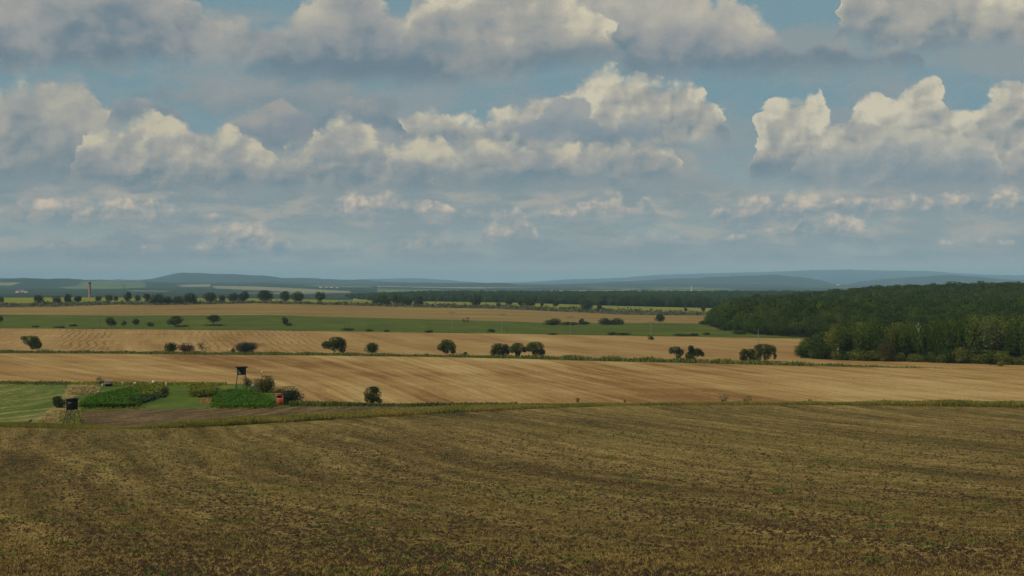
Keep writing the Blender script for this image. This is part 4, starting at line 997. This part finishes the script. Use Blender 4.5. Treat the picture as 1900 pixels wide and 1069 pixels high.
# the mass of the hill wood and of the far wood, crown beside crown (instances of tree crowns)
P_H = [proto_mesh('ha', 131, 11.5, 13, 'round', 0.75, 2400, 0.2, L_HILL, flat=0.3), proto_mesh('hb', 132, 10.0, 14, 'spread', 0.75, 2200, 0.2, L_HILL, flat=0.3),
       proto_mesh('hc', 133, 13.0, 12.5, 'round', 0.75, 2600, 0.2, L_HILL, flat=0.3)]
def wood_mass(name, label, pts, zrot, scl, idx, protos):
    me = bpy.data.meshes.new(name + '_points'); me.vertices.add(len(pts)); me.vertices.foreach_set('co', np.asarray(pts, np.float32).ravel())
    for nm, arr in (('rot', zrot), ('scl', scl)):
        a = me.attributes.new(nm, 'FLOAT', 'POINT'); a.data.foreach_set('value', np.asarray(arr, np.float32))
    a = me.attributes.new('idx', 'INT', 'POINT'); a.data.foreach_set('value', np.asarray(idx, np.int32))
    o = bpy.data.objects.new(name, me); COL.objects.link(o)
    ng = bpy.data.node_groups.new(name, 'GeometryNodeTree')
    ng.interface.new_socket('Geometry', in_out='INPUT', socket_type='NodeSocketGeometry'); ng.interface.new_socket('Geometry', in_out='OUTPUT', socket_type='NodeSocketGeometry')
    gi = ng.nodes.new('NodeGroupInput'); go = ng.nodes.new('NodeGroupOutput')
    iop = ng.nodes.new('GeometryNodeInstanceOnPoints'); iop.inputs['Pick Instance'].default_value = True
    jg = ng.nodes.new('GeometryNodeJoinGeometry')
    for pr in reversed(protos):
        oi = ng.nodes.new('GeometryNodeObjectInfo'); oi.inputs['Object'].default_value = pr; oi.inputs['As Instance'].default_value = True
        ng.links.new(oi.outputs['Geometry'], jg.inputs[0])
    def attr(nm, t):
        a = ng.nodes.new('GeometryNodeInputNamedAttribute'); a.data_type = t; a.inputs['Name'].default_value = nm; return a.outputs['Attribute']
    cx = ng.nodes.new('ShaderNodeCombineXYZ'); ng.links.new(attr('rot', 'FLOAT'), cx.inputs[2])
    ng.links.new(gi.outputs[0], iop.inputs['Points']); ng.links.new(jg.outputs[0], iop.inputs['Instance'])
    ng.links.new(attr('idx', 'INT'), iop.inputs['Instance Index']); ng.links.new(cx.outputs[0], iop.inputs['Rotation']); ng.links.new(attr('scl', 'FLOAT'), iop.inputs['Scale'])
    ng.links.new(iop.outputs[0], go.inputs[0])
    md = o.modifiers.new('crowns', 'NODES'); md.node_group = ng
    setp(o, label, 'wood', None, 'stuff'); return o
# three crowns of standing trees inside the wood serve as the pattern for the mass
pats = []
for k, (px, D) in enumerate([(1560, 760), (1600, 775), (1640, 770)]):
    x = (px - 950) * D / F
    r = put('broadleaf_tree', 'one of the dark leafy trees inside the hill wood', 'tree', 'edge trees of the hill wood', P_H[k], x, D, 1, 1, 0.5)
    pats.append([c for c in r.children if c.name.startswith('crown')][0])
def grid_pts(rs, D0, D1, px0, px1, step, keepfn):
    out = []
    D = D0
    while D < D1:
        x0, x1 = (px0 - 950) * D / F, (px1 - 950) * D / F
        xs = np.arange(x0, x1, step) + (rs.rand(len(np.arange(x0, x1, step))) - 0.5) * step * 0.8
        ys = D + (rs.rand(len(xs)) - 0.5) * step * 0.8
        px = xs / ys * F + 950
        k = keepfn(px, ys)
        out.append(np.stack([xs[k], ys[k], zat(px[k], ys[k])], 1)); D += step * 0.9
    return np.concatenate(out)
rs = np.random.RandomState(91)
hp = grid_pts(rs, 700, 1560, 1300, 2300, 7.4, lambda px, D: px > HILLX(D) + 8 * (1 + np.maximum(0, 760 - D) * 0))
fr = np.interp(hp[:, 1], [700, 760, 820], [0.7, 0.9, 1.0]) * np.interp((hp[:, 0] / hp[:, 1] * F + 950) - HILLX(hp[:, 1]), [0, 25, 60], [0.55, 0.85, 1.0])
edge = (hp[:, 1] > 735 + 0) | (hp[:, 0] / hp[:, 1] * F + 950 > 1560)
hp, fr = hp[edge], fr[edge]
bumpy = 0.12 * np.sin(hp[:, 0] * 0.05) * np.sin(hp[:, 1] * 0.04 + 1)
wood_mass('hill_wood', 'dense dark green broadleaf wood covering the hillside at the right', hp, rs.rand(len(hp)) * 6.28, fr * (0.82 + 0.36 * rs.rand(len(hp)) + bumpy), rs.randint(0, 3, len(hp)), pats)
fp = grid_pts(rs, 1820, 3350, 630, 1600, 11, lambda px, D: (px > np.interp(D, [2300, 2500, 3000, 3300], [760, 700, 650, 640])) & (D > np.interp(px, [640, 900, 1100, 1400], [2500, 2250, 1950, 1830])))
fsc = 0.75 + 0.4 * rs.rand(len(fp)); pxs = fp[:, 0] / fp[:, 1] * F + 950
fsc = fsc * np.interp(pxs, [640, 700, 800], [0.5, 0.8, 1.0])
wood_mass('far_wood', 'long flat far wood beyond the yellow crop field', fp, rs.rand(len(fp)) * 6.28, fsc * 1.0, rs.randint(0, 3, len(fp)), pats)

# ================================================================ built things
def boxv(x0, x1, y0, y1, z0, z1, tx=0.0, ty=0.0):
    """box, optionally narrower (tx, ty) at the bottom"""
    V = [(x0 + tx, y0 + ty, z0), (x1 - tx, y0 + ty, z0), (x1 - tx, y1 - ty, z0), (x0 + tx, y1 - ty, z0), (x0, y0, z1), (x1, y0, z1), (x1, y1, z1), (x0, y1, z1)]
    return V, [(0, 3, 2, 1), (4, 5, 6, 7), (0, 1, 5, 4), (1, 2, 6, 5), (2, 3, 7, 6), (3, 0, 4, 7)]
def join(*parts):
    V, Fc = [], []
    for v, f in parts:
        o = len(V); V += [tuple(q) for q in v]; Fc += [tuple(i + o for i in q) for q in f]
    return V, Fc
def beam(a, b, t):
    a, b = Vector(a), Vector(b); d = (b - a).normalized(); u = d.cross(Vector((0, 1, 0.01))).normalized(); w = d.cross(u)
    V = [p + u * sx * t / 2 + w * sy * t / 2 for p in (a, b) for sx, sy in ((-1, -1), (1, -1), (1, 1), (-1, 1))]
    return [tuple(v) for v in V], [(0, 1, 2, 3), (7, 6, 5, 4), (0, 4, 5, 1), (1, 5, 6, 2), (2, 6, 7, 3), (3, 7, 4, 0)]
def root_at(name, label, cat, group, px, py, rot=0.0, D=None, sink=0.0):
    p = at(px, py, D); r = bpy.data.objects.new(name, None); COL.objects.link(r); r.location = (p.x, p.y, p.z - sink); r.rotation_euler = (0, 0, math.radians(rot))
    setp(r, label, cat, group); return r
M_BLK = m_plainmat('black_stained_boards', (0.008, 0.008, 0.009), (0.022, 0.021, 0.021), 5)
M_GRNB = m_plainmat('dark_green_boards', (0.018, 0.028, 0.022), (0.034, 0.046, 0.036), 4)
M_GLS = m_plainmat('grey_panel', (0.10, 0.12, 0.12), (0.15, 0.17, 0.17), 3, 0.4)
M_DK = m_plainmat('painted_opening_shade', (0.006, 0.006, 0.006), (0.01, 0.01, 0.01), 3)  # near-black colour painted on solid blocks for the shade inside openings
M_POLE = m_plainmat('weathered_poles', (0.05, 0.042, 0.034), (0.10, 0.085, 0.07), 3)
M_ORG = m_plainmat('orange_paint', (0.30, 0.070, 0.022), (0.42, 0.11, 0.034), 2)
M_ORGL = m_plainmat('pale_orange_trim', (0.66, 0.36, 0.20), (0.72, 0.42, 0.26), 2)
M_GRY = m_plainmat('grey_green_side', (0.05, 0.06, 0.05), (0.08, 0.09, 0.075), 2)
M_WHT = m_plainmat('white_plastic', (0.66, 0.66, 0.62), (0.78, 0.78, 0.74), 4)
M_SHD = m_plainmat('grey_shed_sheeting', (0.07, 0.062, 0.06), (0.11, 0.10, 0.095), 2)
M_HAY = m_plainmat('brown_heap', (0.10, 0.055, 0.02), (0.20, 0.12, 0.045), 1.5)
M_BRK = m_plainmat('old_brick', (0.24, 0.13, 0.095), (0.36, 0.23, 0.18), 0.15)
M_LIME = m_plainmat('pale_render', (0.55, 0.53, 0.48), (0.66, 0.64, 0.60), 0.3)
M_TILE = m_plainmat('roof_tiles', (0.14, 0.085, 0.06), (0.20, 0.12, 0.09), 0.3)
M_CONC = m_plainmat('concrete_pole', (0.16, 0.15, 0.135), (0.24, 0.23, 0.21), 1.0)
M_CROW = m_plainmat('black_feathers', (0.008, 0.008, 0.010), (0.018, 0.018, 0.022), 6)

# black hunting blind on stilts, beside the verge
def boards(x0, x1, y, z0, z1, n, t):
    ps = []
    for k in range(n + 1):
        xx = x0 + (x1 - x0) * k / n; ps.append(boxv(xx - 0.02, xx + 0.02, y - t, y, z0, z1))
    return ps
r = root_at('hunting_blind', 'black boarded hunting blind on open stilts with a ladder, at the left verge', 'hunting blind', None, 134, 786, -8)
k = at(134, 786).y / F           # metres per photo pixel here
W, zc, zt = 13.5 * k / 2, 25.5 * k, 46 * k
o = mk('cabin', *join(boxv(-W, W, -0.9, 0.9, zc, zt - 0.22), *boards(-W, W, -0.905, zc, zt - 0.25, 7, 0.03)), M_BLK, r)
mk('roof', *join(boxv(-W - 0.12, W + 0.12, -1.1, 1.05, zt - 0.215, zt - 0.10), boxv(-W - 0.06, W + 0.06, -1.02, 0.98, zt - 0.097, zt)), M_BLK, r)
win = mk('window', *join(boxv(-0.52, 0.42, -0.975, -0.912, zt - 0.78, zt - 0.42)), M_DK, r)
mk('window_frame', *join(boxv(-0.34, 0.26, -0.99, -0.978, zt - 0.80, zt - 0.66), boxv(-0.34, -0.24, -0.99, -0.978, zt - 0.655, zt - 0.56), boxv(0.16, 0.26, -0.99, -0.978, zt - 0.655, zt - 0.56)), M_GLS, win)
for sx in (-1, 1):
    for sy in (-1, 1):
        mk('leg', *beam((sx * (W + 0.55), sy * 1.35, -0.2), (sx * (W - 0.12), sy * 0.78, zc + 0.05), 0.10), M_POLE, r)
mk('brace', *join(beam((-W - 0.4, -1.25, 0.5), (W - 0.1, -0.86, zc - 0.1), 0.05), beam((W + 0.4, -1.28, 0.5), (-W + 0.1, -0.89, zc - 0.1), 0.05),
                  beam((-W - 0.42, 1.22, 0.4), (W - 0.1, 0.84, zc - 0.1), 0.05)), M_POLE, r)
lad = [beam((-0.75, -1.9, 0), (-0.62, -1.0, zc), 0.08), beam((-0.15, -1.9, 0), (-0.1, -1.0, zc), 0.08)]
for q in range(7):
    t_ = (q + 0.6) / 7; lad.append(beam((-0.75 + 0.13 * t_, -1.9 + 0.9 * t_, zc * t_), (-0.15 + 0.05 * t_, -1.9 + 0.9 * t_, zc * t_), 0.06))
mk('ladder', *join(*lad), M_POLE, r)
# green hunting blind with a flat overhanging roof
r = root_at('hunting_blind', 'dark green hunting blind with a flat roof on thin legs behind the bright crop', 'hunting blind', None, 448, 724, 14)
D_ = at(448, 724).y; k = D_ / F
W, zc, zt = 8.2 * k, 28 * k, 43 * k
mk('cabin', *join(boxv(-W, W, -0.95, 0.95, zc, zt - 0.18, 0.06, 0.06)), M_GRNB, r)
mk('roof', *join(boxv(-W - 0.42, W + 0.42, -1.4, 1.3, zt - 0.175, zt - 0.02)), M_BLK, r)
win = mk('window', *join(boxv(-0.55, 0.35, -1.01, -0.962, zc + 0.85, zc + 1.3)), M_DK, r)
mk('window_frame', *join(boxv(-0.62, -0.553, -1.02, -0.965, zc + 0.8, zc + 1.35), boxv(0.353, 0.42, -1.02, -0.965, zc + 0.8, zc + 1.35)), M_GLS, win)
mk('side_hatch', *join(boxv(-0.7, -0.1, -1.005, -0.966, zc + 0.12, zc + 0.7)), M_GLS, r)
for sx in (-1, 1):
    for sy in (-1, 1):
        mk('leg', *beam((sx * (W + 0.28), sy * 1.25, -0.2), (sx * (W - 0.1), sy * 0.8, zc + 0.03), 0.12), M_POLE, r)
mk('ladder', *join(beam((0.35, -1.7, 0), (0.3, -1.0, zc), 0.08), beam((0.85, -1.7, 0), (0.75, -1.0, zc), 0.08),
                   *[beam((0.35, -1.7 + 0.7 * q / 7, zc * q / 7), (0.83, -1.7 + 0.7 * q / 7, zc * q / 7), 0.06) for q in range(1, 7)]), M_POLE, r)
mk('brace', *join(beam((-W - 0.2, -1.15, 0.5), (W - 0.1, -0.86, zc - 0.2), 0.07)), M_POLE, r)
# orange booth
r = root_at('orange_booth', 'small upright orange booth with a dark slot under its pale lintel, beside the bright crop', 'booth', None, 518, 752, 18)
k = at(518, 752).y / F; W, H = 6.6 * k, 20 * k
mk('body', *join(boxv(-W, W, -0.65, 0.75, 0.0, H)), M_GRY, r)
mk('front_panel', *join(boxv(-W + 0.16, W - 0.002, -0.70, -0.653, 0.0, H - 0.75), *[boxv(-W + 0.16, W - 0.004, -0.722, -0.703, z, z + 0.05) for z in (0.35, 0.75, 1.1)]), M_ORG, r)
mk('door_post', *join(boxv(W - 0.28, W, -0.74, -0.70, 0.0, H - 0.2), boxv(W + 0.002, W + 0.03, -0.66, 0.76, 0.0, H)), M_ORG, r)
mk('slot', *join(boxv(-W + 0.3, W - 0.30, -0.69, -0.655, H - 0.72, H - 0.30)), M_DK, r)
mk('lintel', *join(boxv(-W - 0.02, W - 0.0, -0.78, -0.655, H - 0.27, H - 0.02)), M_ORGL, r)
mk('roof', *join(boxv(-W - 0.12, W + 0.14, -0.9, 0.9, H + 0.003, H + 0.14)), M_ORG, r)
# low shed
r = root_at('low_shed', 'low dark shed with a sloping grey roof at the back of the garden plot', 'shed', None, 201, 717, 6)
k = at(201, 717).y / F; W = 7.0 * k
mk('wall', *join(boxv(-W + 0.5, -W + 0.7, -1.1, 1.2, -0.1, 1.1), boxv(W - 0.5, W - 0.3, -1.1, 1.2, -0.1, 1.35), boxv(-W + 0.71, W - 0.51, 1.0, 1.18, -0.1, 1.2)), M_BLK, r)
V = [(-W, -1.5, 0.85), (W, -1.5, 0.95), (W, 1.5, 1.75), (-W, 1.5, 1.65), (-W, -1.5, 0.97), (W, -1.5, 1.07), (W, 1.5, 1.87), (-W, 1.5, 1.77)]
mk('roof', V, [(0, 3, 2, 1), (4, 5, 6, 7), (0, 1, 5, 4), (1, 2, 6, 5), (2, 3, 7, 6), (3, 0, 4, 7)], M_SHD, r)
mk('open_front_shade', *join(boxv(-0.4, 0.6, -1.08, -0.98, 0.0, 0.83)), M_DK, r)  # dark block painted as the shade below the open shed roof
r.scale = (1.25, 1.0, 0.62)
# brown heap
rs = np.random.RandomState(8)
p = at(384, 748); k = p.y / F
nx, ny = 22, 12; V = []
for i in range(nx):
    for j in range(ny):
        u, v = i / (nx - 1) * 2 - 1, j / (ny - 1) * 2 - 1
        V.append((u * 13 * k, v * 1.9, max(0, (1 - abs(u)**3) * (1 - v * v)) ** 0.6 * 9.5 * k * (0.85 + 0.3 * rs.rand()) - 0.03))
Fc = [(i * ny + j, (i + 1) * ny + j, (i + 1) * ny + j + 1, i * ny + j + 1) for i in range(nx - 1) for j in range(ny - 1)]
o = mk('brown_heap', V, Fc, M_HAY, loc=p); setp(o, 'brown heap of dry plant matter in front of the yellowish maize', 'heap')
# white sacks and markers on stakes
MK = [(189.5, 718, 2.2, 6, 'post', 'small white post at the left corner of the low shed'), (182, 729, 3, 3.2, 'sack', 'single white bag on the slope below the low shed'),
      (226.5, 715, 1.6, 7, 'post', 'thin pale post behind the dark crop'), (250, 716, 4.5, 6, 'sack', 'white bag on a stake, left one of the pair behind the weeds'),
      (284.5, 714, 5, 7, 'sack', 'white bag on a stake, right and brighter one of the pair behind the weeds'), (308, 718, 2.6, 9, 'post', 'pale pole at the small dark bush on the lawn corner'),
      (469, 721, 5, 7, 'sack', 'white bag at the right edge of the bright crop'), (485.5, 712, 2.8, 4, 'sack', 'small white bag high in the tawny shrub'),
      (235, 755, 2.5, 4, 'post', 'little pale post at the front of the dark crop')]
for px, py, w, hh, kind, lab in MK:
    r = root_at('white_marker', lab, 'marker', 'white bags and posts around the garden plot', px, py, 20); k = at(px, py).y / F
    zb = 19 * k if 'high in' in lab else 0.0
    mk('stake', *beam((0, 0, -0.1), (0.03, 0, zb + hh * k * 0.8), 0.07 if kind == 'sack' else w * k * 0.45), M_POLE if kind == 'sack' else M_WHT, r)
    rs = np.random.RandomState(int(px)); n1, n2 = 8, 6; V = []
    ww, hg = (w * k / 2, hh * k * 0.34) if kind == 'sack' else (w * k * 0.5, hh * k * 0.2)
    for i in range(n2 + 1):
        for j in range(n1):
            th, ph = math.pi * i / n2, 2 * math.pi * j / n1
            rr = 0.85 + 0.3 * rs.rand()
            V.append((math.sin(th) * math.cos(ph) * ww * rr + 0.25 * ww * math.cos(th), math.sin(th) * math.sin(ph) * ww * 0.7 * rr, zb + hh * k * 0.72 + math.cos(th) * hg))
    Fc = [(i * n1 + j, i * n1 + (j + 1) % n1, (i + 1) * n1 + (j + 1) % n1, (i + 1) * n1 + j) for i in range(n2) for j in range(n1)]
    mk('bag' if kind == 'sack' else 'cap', V, Fc, M_WHT, r, True)
# crow on the meadow edge
p = at(56, 786); r = root_at('crow', 'black bird standing on the grass at the lower edge of the mown meadow', 'bird', None, 56, 785)
body = [[(-0.34, 0, 0.12, 0.02), (-0.22, 0, 0.19, 0.07), (-0.08, 0, 0.27, 0.125), (0.06, 0, 0.34, 0.13), (0.17, 0, 0.43, 0.085), (0.235, 0, 0.50, 0.085), (0.29, 0, 0.51, 0.05), (0.37, 0, 0.495, 0.012)]]
mk('body', *tube(body, 10), M_CROW, r, True)
for s in (-1, 1):
    mk('leg', *tube([[(0.02, s * 0.05, 0.26, 0.022), (0.03, s * 0.055, 0.1, 0.012), (0.0, s * 0.055, 0.0, 0.012), (0.08, s * 0.06, 0.0, 0.01)]], 5), M_CROW, r)
    mk('wing', *tube([[(0.12, s * 0.10, 0.38, 0.05), (-0.05, s * 0.125, 0.30, 0.055), (-0.30, s * 0.05, 0.15, 0.015)]], 6), M_CROW, r, True)
r.scale = (1.1, 1.1, 1.1)

# power poles across the green field
def power_pole(label, px, py_base, py_top, arm=True, mat=None, D=None, group='power poles and posts across the green field'):
    r = root_at('power_pole' if arm else 'wooden_post', label, 'power pole' if arm else 'post', group, px, py_base, 0, D); k = r.location.y / F
    H = (r.location.z * -1 + (535 - py_top) * k); rad_ = 1.0 if k < 0.35 else 1.6
    mk('pole', *tube([[(0, 0, -0.3, 0.15 * rad_), (0, 0, H * 0.5, 0.125 * rad_), (0, 0, H, 0.10 * rad_)]], 8), mat or M_CONC, r, True)
    if arm:
        mk('crossarm', *boxv(-1.7, 1.7, -0.28, -0.14, H - 0.35, H - 0.15), M_POLE, r)
        for q in (-1.5, 0, 1.5): mk('insulator', *tube([[(q, -0.21, H - 0.148, 0.08), (q, -0.21, H + 0.05, 0.13), (q, -0.21, H + 0.2, 0.06)]], 6), M_GLS, r, True)
power_pole('power pole with a T top left of the scraggly tree', 838, 611, 580)
power_pole('power pole with a T top between the scraggly tree and the hedge clumps', 931.5, 616, 583)
power_pole('power pole with a T top in front of the low hedge', 1058, 622, 588)
power_pole('power pole with a T top above the lone bush in the far stubble field', 1208, 630, 597)
power_pole('slim power pole rising behind the tall tree nearest the wood', 1407, 641, 612, D=560)
for px, b, t_, lab in [(184, 607, 588, 'thin dark post left of the open small tree'), (338, 609, 600, 'short post beside the broad round-topped tree'), (488, 613, 605, 'short faint post left of the narrow upright tree'),
                       (639, 614, 604, 'short post above the left low shrubs'), (796, 617, 605, 'short post left of the first T-topped pole'), (941.5, 618, 608, 'short post beside the second T-topped pole')]:
    power_pole(lab, px, b, t_, False, M_POLE)
power_pole('tall pole with a crossbar rising above the far tree row right of the chimney', 230, 559.5, 530, True, M_POLE, group=None)
# brick chimney
Dc = 2300.0; p = at(166.5, 560, Dc); H = (535 - 524) * Dc / F - p.z
r = root_at('chimney', 'tall pale red brick chimney with a darker top beyond the far tree row', 'chimney', None, 166.5, 560, 0, Dc)
mk('shaft', *tube([[(0, 0, 1.5, 2.4), (0, 0, H * 0.5, 2.05), (0, 0, H - 3.2, 1.75)]], 20), M_BRK, r, True)
mk('base', *join(boxv(-3.2, 3.2, -3.2, 3.2, -0.5, 3.0)), M_BRK, r)
mk('cap', *tube([[(0, 0, H - 3.2, 2.05), (0, 0, H - 2.6, 2.15), (0, 0, H - 0.2, 2.05), (0, 0, H, 1.7)]], 20), m_plainmat('sooty_brick', (0.05, 0.04, 0.035), (0.09, 0.07, 0.06), 0.3), r, True)
# far white mast
r = root_at('white_mast', 'thin white mast standing in the far wood right of centre', 'mast', None, 1283, 560, 0, 3350.0); H = (535 - 531) * 3350 / F - r.location.z
mk('shaft', *tube([[(0, 0, 0, 1.3), (0, 0, H * 0.6, 1.1), (0, 0, H, 0.8)]], 10), M_LIME, r, True)
mk('platform', *tube([[(0, 0, H - 5, 1.9), (0, 0, H - 4, 1.9)]], 10), M_LIME, r)
# far houses
HS = [(34, 543.5, 26, 'leftmost pale farm building of the far village at left'), (41, 543, 30, 'largest pale farm building of the far village at left'), (49, 543.5, 20, 'right pale farm building of the far village at left'),
      (596, 534.5, 26, 'first pale house from the left in the tiny village on the plain'), (606, 534.6, 22, 'second pale house from the left in the tiny village on the plain'),
      (616, 534.5, 30, 'third and widest pale house in the tiny village on the plain'), (626, 534.8, 22, 'fourth pale house from the left in the tiny village on the plain'),
      (704, 533, 26, 'pale house alone on the slope above the far wood'), (1556, 529.5, 60, 'pale building in the gap between the two blue hills at right')]
for px, py, wd, lab in HS:
    D = solveD(px, py, 2000) if px < 1500 else solveD(px, 530, 8000)
    r = root_at('far_house', lab, 'house', 'pale houses far away on the plain', px, py, 10 * math.sin(px), D)
    wd *= 0.6; w2, d2, h2 = wd / 2, wd / 4, wd * 0.3
    mk('wall', *boxv(-w2, w2, -d2, d2, -2, h2), M_LIME, r)
    V = [(-w2 - 1, -d2 - 1, h2 + .01), (w2 + 1, -d2 - 1, h2 + .01), (w2 + 1, d2 + 1, h2 + .01), (-w2 - 1, d2 + 1, h2 + .01), (-w2, 0, h2 * 1.8), (w2, 0, h2 * 1.8)]
    me = bpy.data.meshes.new('roof'); me.from_pydata(V, [], [(0, 1, 5, 4), (2, 3, 4, 5), (1, 2, 5), (3, 0, 4), (0, 3, 2, 1)]); me.materials.append(M_TILE)
    o = bpy.data.objects.new('roof', me); COL.objects.link(o); o.parent = r

# ================================================================ haze
HZ = 45000.0
V, Fc = boxv(-HZ, HZ, -2000.0, 42000.0, float(ZT.min()) - 1.0, float(ZT.max()) + 12.0)
hz = mk('haze', V, Fc); setp(hz, 'pale blue haze over the plain', 'haze', None, 'stuff')
mh = bpy.data.materials.new('haze'); mh.use_nodes = True; nt = mh.node_tree; nt.nodes.clear()
out = nt.nodes.new('ShaderNodeOutputMaterial'); pv = nt.nodes.new('ShaderNodeVolumePrincipled'); nt.links.new(pv.outputs[0], out.inputs['Volume'])
pv.inputs['Color'].default_value = (0.44, 0.74, 0.98, 1); pv.inputs['Density'].default_value = 5.2e-5; pv.inputs['Anisotropy'].default_value = -0.12
hz.data.materials.append(mh)
